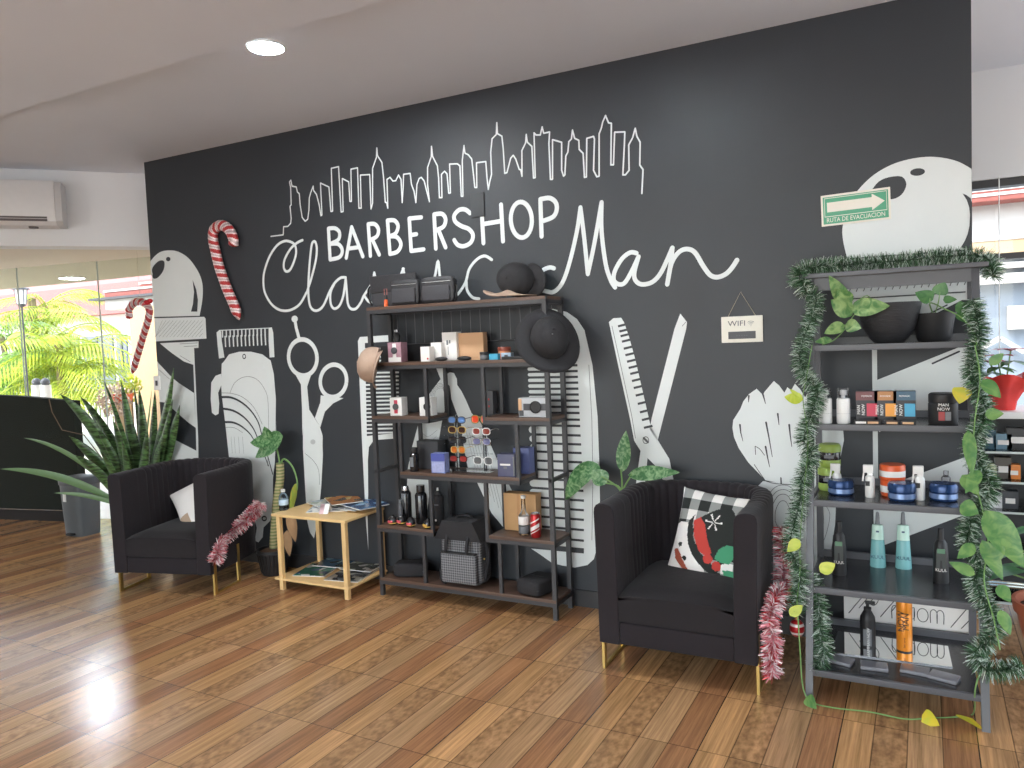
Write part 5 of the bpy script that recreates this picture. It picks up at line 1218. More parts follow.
# green tinsel
GM=[M_['green'],M_['green'],M_['green2'],M_['frost']]
def gp(pts,dy=-.03):
    out=[]
    for px,py in pts:
        y=-.45
        for _ in range(6): q=at(px,py,y=y); y=lyf(max(0,q.z))+dy
        out.append(at(px,py,y=y))
    return out
tp=[Vector((LX0-.045,-.345,1.72)),Vector((LX0-.02,-.33,1.79)),Vector((-.2,-.25,1.80)),Vector((-.03,-.26,1.80)),Vector((.12,-.25,1.805)),Vector((.26,-.27,1.80)),Vector((.325,-.3,1.77)),Vector((.33,-.34,1.70))]
def hang(path,dy=0): return path
garland(tp,.05,4200,GM,'green tinsel garland lying along the top of the ladder shelf','tinsel garland','green tinsel garlands',wid=.0013,seed=11,cm=M_['green'])
lp=gp([(800,272),(806,292),(816,296),(812,318),(803,340),(800,362),(808,380),(818,392),(811,415),(804,440),(812,455),(802,478),(800,500),(794,525),(790,548),(800,572),(797,598),(793,612)],-.025)
garland(lp,.047,6200,GM,'green frosted tinsel garland winding down the left leg of the ladder shelf','tinsel garland','green tinsel garlands',wid=.0013,seed=12,cm=M_['green'])
lp=[Vector(q) for q in gp([(808,575),(818,600),(820,630),(823,655),(813,668)],.03)]
garland(lp,.05,1800,GM,'end of green tinsel hanging inside the lower left corner of the ladder shelf','tinsel garland','green tinsel garlands',wid=.0013,seed=13,cm=M_['green'])
rp=gp([(972,300),(979,330),(976,352),(972,370),(980,392),(985,412),(978,432),(972,452),(984,470),(990,490),(980,505),(970,525),(968,548),(982,560),(975,580),(985,602),(995,622),(990,640),(975,652),(985,668),(1003,670),(1022,664)],-.03)
garland(rp,.048,8500,GM,'green frosted tinsel garland winding down the right leg of the ladder shelf','tinsel garland','green tinsel garlands',wid=.0013,seed=14,cm=M_['green'])
# pothos vines trailing over the right leg and along the floor
yl=leaf_mat('yellow_pothos','#d6c234','#b9bf3c',14,.4); gl_=leaf_mat('green_pothos','#4b7c42','#759a55',20,.5)
vt=empty('trailing_vine',(.3,-.62,.9)); tag(vt,'trailing pothos vine with green leaves among the right tinsel garland','plant')
lf=MB().use(gl_); st=MB().use(M_['stem'])
for a,b,W_2 in [((968,410),(958,386),.0),((968,430),(972,470),.05),((962,475),(978,492),.06),((985,415),(1003,412),.05),((960,505),(978,512),.07),((990,500),(1002,480),.0),((985,510),(1022,560),.11),((975,545),(958,556),.05),((990,560),(1004,545),.05),((982,540),(1002,575),.06),((998,585),(1010,600),.05),((980,470),(966,490),.05),((982,380),(1000,395),.055),((990,365),(1003,352),.04),((975,575),(950,560),.045),((1000,610),(1010,632),.045)]:
    if W_2==0: continue
    A=gp([a],-.07)[0]; B=gp([b],-.09)[0]; leafc(lf,A,vt,(B-A).length*1.05,W_2,(B-A),up=(0,-1,.4),droop=.1)
stem(st,gp([(975,345),(980,380),(975,420),(972,470),(980,500),(988,540),(984,580),(994,620),(1000,650)],-.06),vt,.003)
part(lf,'foliage',vt,smooth=60); part(st,'stem',vt)
vt=empty('trailing_vine',(-.05,-.80,0)); tag(vt,'long pothos runner with two yellow leaves lying along the floor before the ladder shelf','plant')
st=MB().use(M_['stem'])
def fp(px,py,z=.006): return at(px,py,z=z)
stem(st,[gp([(797,600)],-.05)[0],gp([(800,650)],-.04)[0],gp([(803,685)],-.03)[0]-Vector((0,0,.01)),fp(812,702),fp(835,708),fp(870,712),fp(905,719),fp(930,718),fp(955,717),fp(973,714),gp([(975,690)],-.04)[0],gp([(980,672)],-.03)[0]],vt,.0028)
part(st,'stem',vt)
def floor_leaf(c,d,L_,W_2,m,lab,shape='heart'):
    mb=MB().use(m); A=Vector(c); leaf_geo(mb,A-vt.location,d,(0,-1,.45),L_,W_2,.1,.12,shape=shape); part(mb,'leaf',vt,smooth=60,label=lab)
floor_leaf(fp(968,722,.02),at(978,708,y=-.82)-fp(968,722,.02),.075,.09,yl,'yellow heart-shaped leaf')
floor_leaf(fp(922,715,.02),fp(938,723,.02)-fp(922,715,.02),.075,.06,yl,'yellow-green leaf')
floor_leaf(fp(806,697,.03),fp(817,708,.01)-fp(806,697,.03),.06,.05,gl_,'green leaf')
# loose leaves on the tinsel: yellow heart, lime leaf etc. belong to a short vine
vt=empty('trailing_vine',(.2,-.5,1.1)); tag(vt,'short vine with a yellow heart-shaped leaf beside the large black jar','plant')
mb=MB().use(yl); A=gp([(963,387)],-.03)[0];B=gp([(960,400)],-.03)[0]; leafc(mb,A,vt,.065,.07,(B-A),up=(0,-1,.1),droop=.05,shape='heart'); part(mb,'leaf',vt,smooth=60)
mb=MB().use(M_['stem']); stem(mb,[A,gp([(972,380)],-.03)[0],gp([(978,360)],-.02)[0]],vt,.002); part(mb,'stem',vt)
vt=empty('trailing_vine',(-.45,-.55,.8)); tag(vt,'lime-yellow pothos leaves on a thin vine down the left leg of the ladder shelf','plant')
mb=MB().use(leaf_mat('lime_leaf','#a8b92e','#c9cf4c',14,.5))
for a,b,W_2 in [((803,400),(788,396),.055),((800,540),(790,548),.05),((820,572),(832,564),.055),((790,616),(800,606),.045),((800,398),(792,390),.02)]:
    A=gp([a],-.07)[0];B=gp([b],-.07)[0]; leafc(mb,A,vt,(B-A).length*1.1+.01,W_2,(B-A),up=(0,-1,.3),droop=.1)
part(mb,'foliage',vt,smooth=60); mb=MB().use(M_['stem']); stem(mb,gp([(812,345),(806,380),(803,400),(808,440),(804,490),(800,540),(800,570),(797,600)],-.04),vt,.002); part(mb,'stem',vt)
# red and white baubles between chair and ladder shelf
p=gp([(791,592)],-.02)[0]
for (px,py),lab in (((790,600),'red and white striped bauble, upper of two beside the ladder shelf leg'),((797,628),'red and white banded bauble, lower of two beside the ladder shelf leg')):
    q=at(px,py,y=-.60); t=empty('bauble',q); tag(t,lab,'bauble','red and white baubles'); r=.030
    n_=10; mb=MB()
    for k in range(n_):
        mb.use(M_['red'] if k%3 else M_['wfoil']); a0=PI*k/n_;a1=PI*(k+1)/n_; mb.lathe([(r*math.sin(a0),-r*1.3*math.cos(a0)),(r*math.sin((a0+a1)/2),-r*1.3*math.cos((a0+a1)/2)),(r*math.sin(a1),-r*1.3*math.cos(a1))],n=20) if 0<k<n_-1 else mb.lathe([(max(1e-6,r*math.sin(a0)),-r*1.3*math.cos(a0)),(max(1e-6,r*math.sin(a1)),-r*1.3*math.cos(a1))],n=20)
    ob=part(mb,'ball',t,smooth=70); part(MB().use(M_['gold']).tube([(0,0,r*1.25),(0,0,r*1.5)],.008,10),'cap',t); part(MB().use(M_['gold']).tube([(0,0,r*1.45),(.003,.0,r*1.8),(.01,.02,r*2.2)],.0015,5),'hanging_loop',t)

# ================================================================ SIGNS ON THE WALL
c0=at(721.5,317,y=0);c1=at(763.5,343,y=0); cx=(c0.x+c1.x)/2; cz=(c0.z+c1.z)/2-.0; w=c1.x-c0.x; h=.132
t=empty('wifi_sign',(cx,-.004,cz+.003)); tag(t,'cream plaque reading WIFI hanging from a string on the wall','sign')
wm=mat('cream_plaque','#e6e2d6',.5)
part(MB().use(wm).box((-w/2,-.008,-h/2),(w/2,0,h/2),bev=.006),'plaque',t)
part(MB().use(M_['dgrey']).box((-w*.33,-.0092,-h*.36),(w*.33,-.0078,-h*.08)),'dark_panel',t)
lettering(t,'WIFI',.038,M_['dgrey'],(-w*.12,-.0088,h*.22),sx=1.15); lettering(t,'● ● ● ● ●'.replace('●','-'),.02,M_['grey'],(0,-.0096,-h*.22))
m=MB().use(M_['grey'])
for rr in (.008,.015,.022): m.tube([(w*.22+rr*math.sin(a),-.0088,h*.13+rr*math.cos(a)) for a in [(-.8+1.6*i/8) for i in range(9)]],.0012,4)
m.ell((w*.22,-.0088,h*.12),(.002,.001,.002),8,5); part(m,'wifi_symbol',t)
nl=at(741,292,y=0); lx,lz=nl.x-cx,nl.z-(cz+.003)
part(MB().use(mat('string','#b3a890',.8)).tube([(-w*.33,-.004,h/2),(lx,-.006,lz),(w*.33,-.004,h/2)],.0014,5),'string',t); part(MB().use(M_['dgrey']).tube([(lx,.004,lz),(lx,-.010,lz)],.003,8),'nail',t)
c0=at(821,195,y=0);c1=at(890.5,189,y=0); zt_,zb_=at(856,191.5,y=0).z,at(856,223,y=0).z
w=c1.x-c0.x; h=zt_-zb_; t=empty('evacuation_sign',((c0.x+c1.x)/2,-.002,(zt_+zb_)/2)); tag(t,'green evacuation route sign with pale arrow on the black wall','sign')
t.rotation_euler=(0,math.radians(-1.2),0)
gr=mat('sign_green','#4fa07c',.4); pa=mat('sign_pale','#e3ded2',.45)
part(MB().use(pa).box((-w/2,-.004,-h/2),(w/2,0,h/2),bev=.004),'border',t); part(MB().use(gr).box((-w*.47,-.0048,-h*.44),(w*.47,-.0035,h*.43),bev=.0004),'green_field',t)
m=MB().use(pa)
for a,b,c,d in ((-.45,-.21,.45,-.19),(-.45,.38,.45,.40),(-.45,-.2,-.443,.4),(.443,-.2,.45,.4)): m.box((a*w,-.0056,b*h),(c*w,-.0045,d*h))
part(m,'frame_line',t)
part(MB().use(pa).poly([(-w*.41,-.0058,-.06*h),(w*.24,-.0058,-.06*h),(w*.24,-.0058,-.16*h),(w*.42,-.0058,.09*h),(w*.24,-.0058,.36*h),(w*.24,-.0058,.25*h),(-w*.41,-.0058,.25*h)],off=(0,.0012,0)),'arrow',t)
lettering(t,'RUTA DE EVACUACION',.029,pa,(0,-.0055,-h*.325),sx=.80)
# ================================================================ CANDY CANES
def cane(path,r,label,y,bow=False,nb=64):
    P=[at(px,py,y=y) for px,py in cat_rom(path,8)]
    # resample evenly
    seg=[0]
    for a,b in zip(P[:-1],P[1:]): seg.append(seg[-1]+(b-a).length)
    tot=seg[-1]; out=[]
    for k in range(nb*3+1):
        s=tot*k/(nb*3); i=max(j for j in range(len(seg)) if seg[j]<=s+1e-9); i=min(i,len(P)-2)
        out.append(P[i].lerp(P[i+1],(s-seg[i])/max(1e-9,seg[i+1]-seg[i])))
    o=out[len(out)//2].copy(); mb=MB(); n=len(out)
    rad=[r*min(1,.25+ (i/4)**.7) if i<5 else r*min(1,.1+((n-1-i)/14)**.8) for i in range(n)]
    t=empty('candy_cane',o); tag(t,label,'decoration','striped candy cane decorations')
    # rings -> alternating bands, slanted by shifting ring index round the tube
    N=20; vs=[]; up=None; fs=[]; ms=[]
    for i,p in enumerate(out):
        tt=(out[min(i+1,n-1)]-out[max(i-1,0)]).normalized(); a=Vector((0,1,0)); b=a.cross(tt).normalized()
        for k in range(N):
            w_=2*PI*k/N; vs.append(p-o+rad[i]*(1+.05*(abs(math.sin(i*PI/6))))*(math.cos(w_)*a*.8+math.sin(w_)*b))
    for i in range(n-1):
        for k in range(N):
            k2=(k+1)%N; fs.append((i*N+k,(i+1)*N+k,(i+1)*N+k2,i*N+k2))
            sl=i+4*math.sin(2*PI*(k+.5)/N)
            ph=(sl/12)%1; ms.append(0 if ph<.46 else (1 if (ph<.62 or ph>.84) else 2))
    fs.append(tuple(range(N))); ms.append(0); fs.append(tuple(reversed(range((n-1)*N,n*N)))); ms.append(0)
    mb.mats=[mat('cane_red','#b8383a',.3,metal=.2,noise=.15,nscale=30),mat('cane_white','#ead9d8',.3,metal=.1),mat('cane_silver','#b9a5a5',.3,metal=.3)]; mb.v=[Vector(v) for v in vs]; mb.f=fs; mb.m=ms
    part(mb,'stick',t,smooth=70)
    return t
def zc(l): return [(140+x/4.268,200+y/4.268) for x,y in l]
cane(zc([(398,200),(398,165),(378,125),(345,108),(315,130),(312,170),(320,210),(340,290),(372,380),(402,450),(424,512)]),.037,'red and white foil candy cane stuck on the black wall beside the skyline',-.04)
c2=cane([(130,319),(129,310),(135,302.5),(143,302.5),(149,309),(148,320),(144,333),(139,350),(132,374)],.032,'red and white foil candy cane hanging in the window at the left',.32)
part(MB().use(mat('bow_red','#d8303a',.25,metal=.3)).ell((.06,-.04,.16),(.035,.02,.022),12,8).ell((.10,-.04,.17),(.03,.02,.02),12,8),'bow',c2)
top=at(140,300,y=.32); part(MB().use(mat('string','#b3a890',.8)).tube([top-c2.location,Vector((top.x,top.y,2.42))-c2.location],.0012,4),'string',c2)
# ================================================================ AIR CONDITIONER, DOWNLIGHTS
rzA=math.atan2(AD.y,AD.x)
s1=.424; s0=-.50; t=empty('air_conditioner',acp((s0+s1)/2,2.53,.0),rzA); tag(t,'white wall-mounted split air conditioner above the left window','air conditioner')
w=s1-s0; H_=.335
pr_=[(0,0),(-.17,.0),(-.205,.03),(-.215,.12),(-.20,.30),(-.18,.335),(0,.335)]
mb=MB().use(mat('ac_white','#dcdad8',.3)); vs=[(x,y,z) for x in (-w/2,w/2-.045) for y,z in pr_]; k=len(pr_); mb.add(vs,[(i,(i+1)%k,(i+1)%k+k,i+k) for i in range(k)]+[tuple(range(k)),tuple(reversed(range(k,2*k)))]); part(mb,'body',t)
mb=MB().use(mat('ac_side','#c3c0be',.35)); vs=[(x,y*.97,z*.97+.004) for x in (w/2-.045,w/2) for y,z in pr_]; mb.add(vs,[(i,(i+1)%k,(i+1)%k+k,i+k) for i in range(k)]+[tuple(range(k)),tuple(reversed(range(k,2*k)))]); part(mb,'side_cap',t)
part(MB().use(mat('vent_dark','#5b5453',.6)).box((-w/2+.03,-.212,.028),(w/2-.10,-.19,.062)),'air_outlet',t); part(MB().use(mat('ac_side','#c3c0be',.35)).box((-w/2+.03,-.216,.044),(w/2-.1,-.205,.048)),'louvre',t)
part(MB().use(mat('vent_dark','#5b5453',.6)).box((w/2-.24,-.13,-.012),(w/2-.18,-.09,.004),bev=.004),'drain_fitting',t)
glow=mat('lamp_glow','#f4fbff',.4,emit=14)
def downlight(loc,r,label,power):
    t=empty('downlight',loc); tag(t,label,'ceiling light','recessed downlights')
    part(MB().use(M_['white']).lathe([(r*1.12,0),(r*1.12,-.006),(r,-.008),(r,-.003)],n=36),'trim_ring',t); part(MB().use(glow).lathe([(r,-.004),(0,-.004)],n=36),'diffuser',t)
    l=bpy.data.lights.new('downlight_lamp','AREA'); l.shape='DISK'; l.size=r*2; l.energy=power; l.color=(.95,.98,1); lo=bpy.data.objects.new('downlight_lamp',l); COL.objects.link(lo); lo.location=(loc[0],loc[1],loc[2]-.012)
q=at(266,47,z=2.984); downlight((q.x,q.y,2.985),.083,'round white recessed downlight glowing in the ceiling',DL)
downlight((q.x+1.6,-1.12,2.985),.083,'unseen recessed downlight added to light the upper black wall',DL*.12)  # weak lamp out of view, added to brighten the upper wall
q=at(72,278,z=2.40); downlight((q.x,q.y,2.40),.12,'round recessed light in the porch ceiling outside',3)
# small grey wall box near the lettering, switch at the left end, cable
q=at(478,205,y=0); TH(MB().use(mat('wall_box_grey','#3a3d40',.6)).box((-.045,-.01,-.07),(.045,0,.07),bev=.003),'wall_plate',(q.x,0,q.z),'dark painted-over cover plate on the wall above the letters SH','wall plate')
q=at(160,383,y=0); t=empty('light_switch',(q.x-.03,0,q.z)); tag(t,'small white switch plate at the left end of the mural wall','switch'); part(MB().use(M_['white']).box((-.035,-.007,-.055),(.035,0,.055),bev=.003),'plate',t); part(MB().use(M_['dgrey']).box((-.012,-.010,-.02),(.012,-.006,.02),bev=.002),'rocker',t)
# ================================================================ PLANTS INSIDE
# snake plant
sn=bpy.data.materials.new('snake_leaf'); sn.use_nodes=True; N=sn.node_tree.nodes; L_=sn.node_tree.links; b=N['Principled BSDF']; b.inputs['Roughness'].default_value=.38
tc=N.new('ShaderNodeTexCoord'); mp=N.new('ShaderNodeMapping'); mp.inputs['Scale'].default_value=(6,6,28); L_.new(tc.outputs['Object'],mp.inputs[0]); nz=N.new('ShaderNodeTexNoise'); nz.inputs['Scale'].default_value=1.6; nz.inputs['Detail'].default_value=4; nz.inputs['Distortion'].default_value=.8; L_.new(mp.outputs[0],nz.inputs['Vector'])
r=N.new('ShaderNodeValToRGB'); e=r.color_ramp.elements; e[0].position=.42; e[0].color=(*lin('#26391f'),1); e[1].position=.6; e[1].color=(*lin('#5f8450'),1); L_.new(nz.outputs['Fac'],r.inputs[0]); L_.new(r.outputs[0],b.inputs['Base Color'])
R0=at(139,492,y=.10); R0.x-=.02; R0.z=0
t=empty('snake_plant',(R0.x,R0.y,0)); tag(t,'large snake plant with long pointed leaves in a grey pot by the window','plant'); SP=t
part(MB().use(M_['dgrey']).lathe([(.13,0),(.15,.02),(.18,.30),(.19,.34),(.17,.34),(.165,.30),(0,.29)],n=30),'pot',t); part(MB().use(M_['soil']).lathe([(.166,.305),(.1,.315),(0,.32)],n=20),'soil',t)
def sleaf(tip,ty,bx,by,W_,bend=.1,tw=0,parent=SP,m=sn,base=None):
    B=Vector((R0.x+bx,R0.y+by,.30)); T=at(*tip,y=ty); mid=(B+T)/2+Vector((0,0,bend)); n=14; vs=[];fs=[]
    for i in range(n+1):
        u=i/n; p=B*(1-u)**2+mid*2*u*(1-u)+T*u*u; tg=((mid-B)*(1-u)+(T-mid)*u).normalized()
        sd=tg.cross(Vector((math.sin(tw),-math.cos(tw),.15))).normalized(); up=sd.cross(tg)
        w_=W_*.7*(.55+.45*min(1,u*3))*(1-u**3.2)**.9 if u<1 else 0
        for s_,h_ in ((-1,.3),(-.5,.08),(0,0),(.5,.08),(1,.3)): vs.append(p+sd*w_*s_-up*w_*h_-parent.location)
        for s_,h_ in ((1,.3),(0,0),(-1,.3)): vs.append(p+sd*w_*s_*.98-up*(w_*h_)+up*.003-parent.location)
    for i in range(n):
        o=i*8
        for k in range(4): fs.append((o+k,o+k+1,o+k+9,o+k+8))
        for k in (5,6): fs.append((o+k,o+k+1,o+k+9,o+k+8))
        fs.append((o+4,o+5,o+13,o+12)); fs.append((o+7,o,o+8,o+15))
    mb=MB().use(m).add(vs,fs); part(mb,'leaf',parent,smooth=60)
for tip,ty,bx,by,W_,bd in [((60,394),-.25,-.03,-.02,.11,.22),((69,436),-.2,-.05,-.05,.10,.10),((104,381),-.05,0,.03,.05,.12),((121,381),.05,.0,0,.10,.06),((80,396),.15,-.05,.06,.09,.14),((139,388),.12,.03,.04,.11,.0),((134,386),.2,.02,.06,.05,.0),((155,391),.02,.07,.03,.09,.0),((174,368),-.14,.08,-.02,.10,-.06),((173,399),-.14,.10,-.04,.08,-.06),((168,420),-.15,.09,-.06,.11,-.04),((180,405),-.15,.11,-.02,.12,-.05),
   ((95,412),0,-.04,.0,.10,.1),((113,420),-.15,.0,-.06,.11,.06),((98,430),-.1,-.06,-.04,.10,.08),((128,410),.1,.02,.02,.10,.02),((75,455),-.25,-.06,-.08,.09,.08),((100,450),-.22,-.03,-.1,.10,.04),((122,440),-.2,.03,-.1,.09,.02),((147,430),-.12,.06,-.07,.10,0),((160,445),-.15,.08,-.05,.10,-.02)]:
    sleaf(tip,ty,bx,by,W_,bd)
pale=mat('pale_leaf','#6f8f62',.4)
for tip,ty,bx,by,W_,bd in [((24,438),-.35,-.06,-.05,.035,.22),((0,469),-.42,-.06,-.08,.05,.16),((54,493),-.3,-.06,-.08,.03,.06),((152,391),.0,.05,-.05,.02,.0)]:
    sleaf(tip,ty,bx,by,W_,bd,m=pale)
part(MB().use(mat('dry_twig','#6d5a48',.8)).tube([v-SP.location for v in [Vector((R0.x,R0.y,.3)),at(84,435,y=-.1),at(62,430,y=-.15),at(52,412,y=-.15),at(49,399,y=-.15)]],.004,5),'twig',t)
# grey pedal bin
a=at(76,528,z=0); t=empty('pedal_bin',(-6.34,.12,0)); tag(t,'grey plastic pedal bin beside the dark green partition','bin')
gp_=mat('bin_grey','#5c6164',.45)
mb=MB().use(gp_); vs=[]; 
for z,s_ in ((0,.84),(.03,.86),(.44,1.0)):
    for k in range(24):
        a=2*PI*k/24; e=.45; vs.append((.145*s_*math.copysign(abs(math.cos(a))**e,math.cos(a)),.12*s_*math.copysign(abs(math.sin(a))**e,math.sin(a)),z))
mb.add(vs,[(i*24+k,i*24+(k+1)%24,(i+1)*24+(k+1)%24,(i+1)*24+k) for i in range(2) for k in range(24)]+[tuple(reversed(range(24))),tuple(range(48,72))]); part(mb,'body',t,smooth=50)
mb=MB().use(M_['dgrey']); vs=[]
for z,s_ in ((.44,1.06),(.475,1.06),(.50,.95),(.51,.6)):
    for k in range(24):
        a=2*PI*k/24; e=.45; vs.append((.145*s_*math.copysign(abs(math.cos(a))**e,math.cos(a)),.12*s_*math.copysign(abs(math.sin(a))**e,math.sin(a)),z))
mb.add(vs,[(i*24+k,i*24+(k+1)%24,(i+1)*24+(k+1)%24,(i+1)*24+k) for i in range(3) for k in range(24)]+[tuple(reversed(range(24))),tuple(range(72,96))]); part(mb,'lid',t,smooth=50)
part(MB().use(M_['black']).box((-.03,-.14,.012),(.05,-.09,.03),bev=.004),'pedal',t); part(MB().use(M_['white']).box((-.055,-.124,.30),(-.015,-.119,.38)),'sticker',t)
# dieffenbachia behind the small table
df=leaf_mat('dieffenbachia','#346a38','#86a878',30,.4); yg=leaf_mat('yellowing_leaf','#b6b04a','#8fae4e',20,.5); dry=mat('dry_leaf','#a5825e',.8,noise=.2)
def cane_mat():
    m=mat('banded_stem','#8e8f62',.7,noise=.2); N=m.node_tree.nodes; L_=m.node_tree.links; b=N['Principled BSDF']
    w=N.new('ShaderNodeTexWave'); w.bands_direction='Z'; w.inputs['Scale'].default_value=14; w.inputs['Distortion'].default_value=1; L_.new(N['Texture Coordinate'].outputs['Object'],w.inputs[0])
    r=N.new('ShaderNodeValToRGB'); e=r.color_ramp.elements; e[0].color=(*lin('#6d7b4a'),1); e[1].color=(*lin('#b3a67c'),1); L_.new(w.outputs['Fac'],r.inputs[0]); L_.new(r.outputs[0],b.inputs['Base Color']); return m
cm_=cane_mat(); Y=-.16
p=at(274,560,y=Y); t=empty('potted_dieffenbachia',(p.x,Y,0)); tag(t,'tall single-stemmed dieffenbachia in a black pot behind the small table','plant'); D1=t
part(MB().use(M_['black']).lathe([(.075,0),(.082,.01),(.105,.15),(.112,.155),(.112,.175),(.100,.175),(.098,.15),(0,.145)],n=30),'pot',t)
m=MB().use(M_['black'])
for k in range(24): a=2*PI*k/24; m.bar((.084*math.cos(a),.084*math.sin(a),.02),(.106*math.cos(a),.106*math.sin(a),.145),.006)
part(m,'pot_ribs',t); part(MB().use(M_['soil']).lathe([(.099,.158),(.05,.175),(0,.18)],n=20),'soil',t)
def W3(px,py,y=Y): return at(px,py,y=y)-t.location
stp=[W3(273,555),W3(274,535),W3(277,500),W3(280,480),W3(280,463)]; stp[0]=Vector((0,0,.15))
part(MB().use(cm_).tube(cat_rom(stp,5),.028,12),'stem',t,smooth=60)
m=MB().use(M_['stem']); m.tube([v for v in map(Vector,cat_rom([W3(280,465),W3(277,450),W3(272,440)],5))],.006,6); m.tube([Vector(v) for v in cat_rom([W3(280,465),W3(284,459),W3(292,466),W3(297,480),W3(297,490)],5)],.006,6); part(m,'petiole',t)
m=MB().use(df); leaf_geo(m,W3(283,436),W3(252,455,-.20)-W3(283,436),(0,-1,.5),.26,.17,.12,.1,12); leaf_geo(m,W3(272,441),W3(247,440,-.2)-W3(272,441),(0,-1,.6),.17,.11,.1,.1,12); leaf_geo(m,W3(270,440),W3(265,428,-.18)-W3(270,440),(0,-1,.4),.10,.09,0,.1,10); part(m,'leaf',t,smooth=60)
m=MB().use(yg); leaf_geo(m,W3(297,483),W3(290,515)-W3(297,483),(-.3,-1,.2),.24,.085,.0,.15,12); part(m,'leaf',t,smooth=60,label='yellowing drooping leaf')
m=MB().use(dry); leaf_geo(m,W3(290,510),W3(296,545)-W3(290,510),(.3,-1,.2),.22,.08,.0,.25,10); leaf_geo(m,W3(287,530),W3(290,560)-W3(287,530),(.3,-1,.2),.18,.07,.0,.25,10); part(m,'leaf',t,smooth=60,label='dry brown hanging leaf')
# dieffenbachia behind the right chair
Y=-.10; t=empty('potted_dieffenbachia',(-1.375,-.12,0)); tag(t,'green and white dieffenbachia rising behind the right armchair','plant')
part(MB().use(M_['black']).lathe([(.06,0),(.068,.01),(.085,.16),(.092,.165),(.092,.18),(.082,.18),(.08,.16),(0,.155)],n=28),'pot',t); part(MB().use(M_['soil']).lathe([(.081,.165),(0,.18)],n=20),'soil',t)
part(MB().use(cm_).tube([Vector(v) for v in cat_rom([(0,0,.16),(.01,0,.4),W3(618,510)],5)],.016,10),'stem',t,smooth=60)
m=MB().use(M_['stem'])
for a,bb in [((620,490),(601,476)),((620,488),(606,483)),((622,488),(621,470)),((623,490),(632,474))]: m.tube([Vector(v) for v in cat_rom([W3(618,508),W3(*a),W3(*bb)],5)],.0045,6)
part(m,'petiole',t)
for a,b_,L0,W_2,mm in [((600,474),(568,494),.30,.10,df),((606,484),(599,476),.11,.10,df),((622,472),(625,440),.235,.085,df),((628,475),(667,471),.28,.085,df)]:
    m=MB().use(mm); 
    if a==(600,474):
        pts=[W3(600,473),W3(588,471),W3(578,478),W3(570,490),W3(565,500)]; n=14; cr_=cat_rom(pts,4); vs=[];fs=[]
        for i,p_ in enumerate(cr_):
            u=i/(len(cr_)-1); w_=.058*math.sin(PI*u**.7)**.8; q=Vector(p_)
            tg=(Vector(cr_[min(i+1,len(cr_)-1)])-Vector(cr_[max(i-1,0)])).normalized(); sd=tg.cross(Vector((0,-1,.4))).normalized()
            for s_ in (-1,0,1): vs.append(q+sd*w_*s_+Vector((0,.012*abs(s_),0)))
        for i in range(len(cr_)-1): fs+=[(3*i,3*i+1,3*i+4,3*i+3),(3*i+1,3*i+2,3*i+5,3*i+4)]
        m.add(vs,fs)
    else: leaf_geo(m,W3(*a),W3(*b_)-W3(*a),(0,-1,.5),L0,W_2,.05,.1,12)
    part(m,'leaf',t,smooth=60)
# ================================================================ DARK GREEN PARTITION, LEFT
hp=[(-10.5,-.32),(-9.2,-.06),(-7.81,.20),(-6.80,.40)]; zt_=[1.17,1.19,1.205,1.13]
grass=mat('artificial_grass','#121a10',.9,noise=.5,nscale=90,bump=.8,bscale=160)
mb=MB().use(grass); n=24; vs=[];fs=[]
P=cat_rom([(*a,z) for a,z in zip(hp,zt_)],8)
for i,(x,y,z) in enumerate(P):
    vs+=[(x,y,.10),(x,y,z),(x-.01,y+.08,z),(x-.01,y+.08,.10)]
for i in range(len(P)-1):
    for k in range(4): fs.append((4*i+k,4*i+(k+1)%4,4*i+4+(k+1)%4,4*i+4+k))
fs+=[(0,1,2,3),tuple(4*(len(P)-1)+k for k in (3,2,1,0))]
o=Vector((-8.2,.1,0)); t=empty('low_partition',o); tag(t,'low dark green partition with a curved top in front of the left window','partition')
mb.add([Vector(v)-o for v in vs],fs); part(mb,'grass_panel',t)
mb=MB().use(M_['black'])
for a,b_ in zip(hp[:-1],hp[1:]): mb.poly([Vector((a[0],a[1]-.006,0))-o,Vector((b_[0],b_[1]-.006,0))-o,Vector((b_[0],b_[1]+.07,0))-o,Vector((a[0],a[1]+.07,0))-o],off=(0,0,.10))
part(mb,'plinth',t)
mb=MB().use(M_['silver'])
for a,b_ in zip(hp[:-1],hp[1:]): mb.bar(Vector((a[0],a[1]-.008,.105))-o,Vector((b_[0],b_[1]-.008,.105))-o,.008)
part(mb,'metal_strip',t)
# ================================================================ OUTSIDE, LEFT
gm=mat('courtyard_paving','#cfcac2',.7,noise=.1,nscale=3)
g=MB().use(gm).poly([(-60,-60,-.12),(60,-60,-.12),(60,60,-.12),(-60,60,-.12)],off=(0,0,-.1)); o=struct(g.build('floor_outside'),'pale paved ground outside')
stucco=mat('white_stucco','#cfccc6',.8,noise=.04); peach=mat('peach_stucco','#cdb089',.8,noise=.05); rt=mat('red_roof_tile','#96544a',.75,noise=.25,nscale=12); dkw=mat('dark_window','#4a5866',.15,coat=.4)
def B_(px,y): return at(px,390,y=y).x
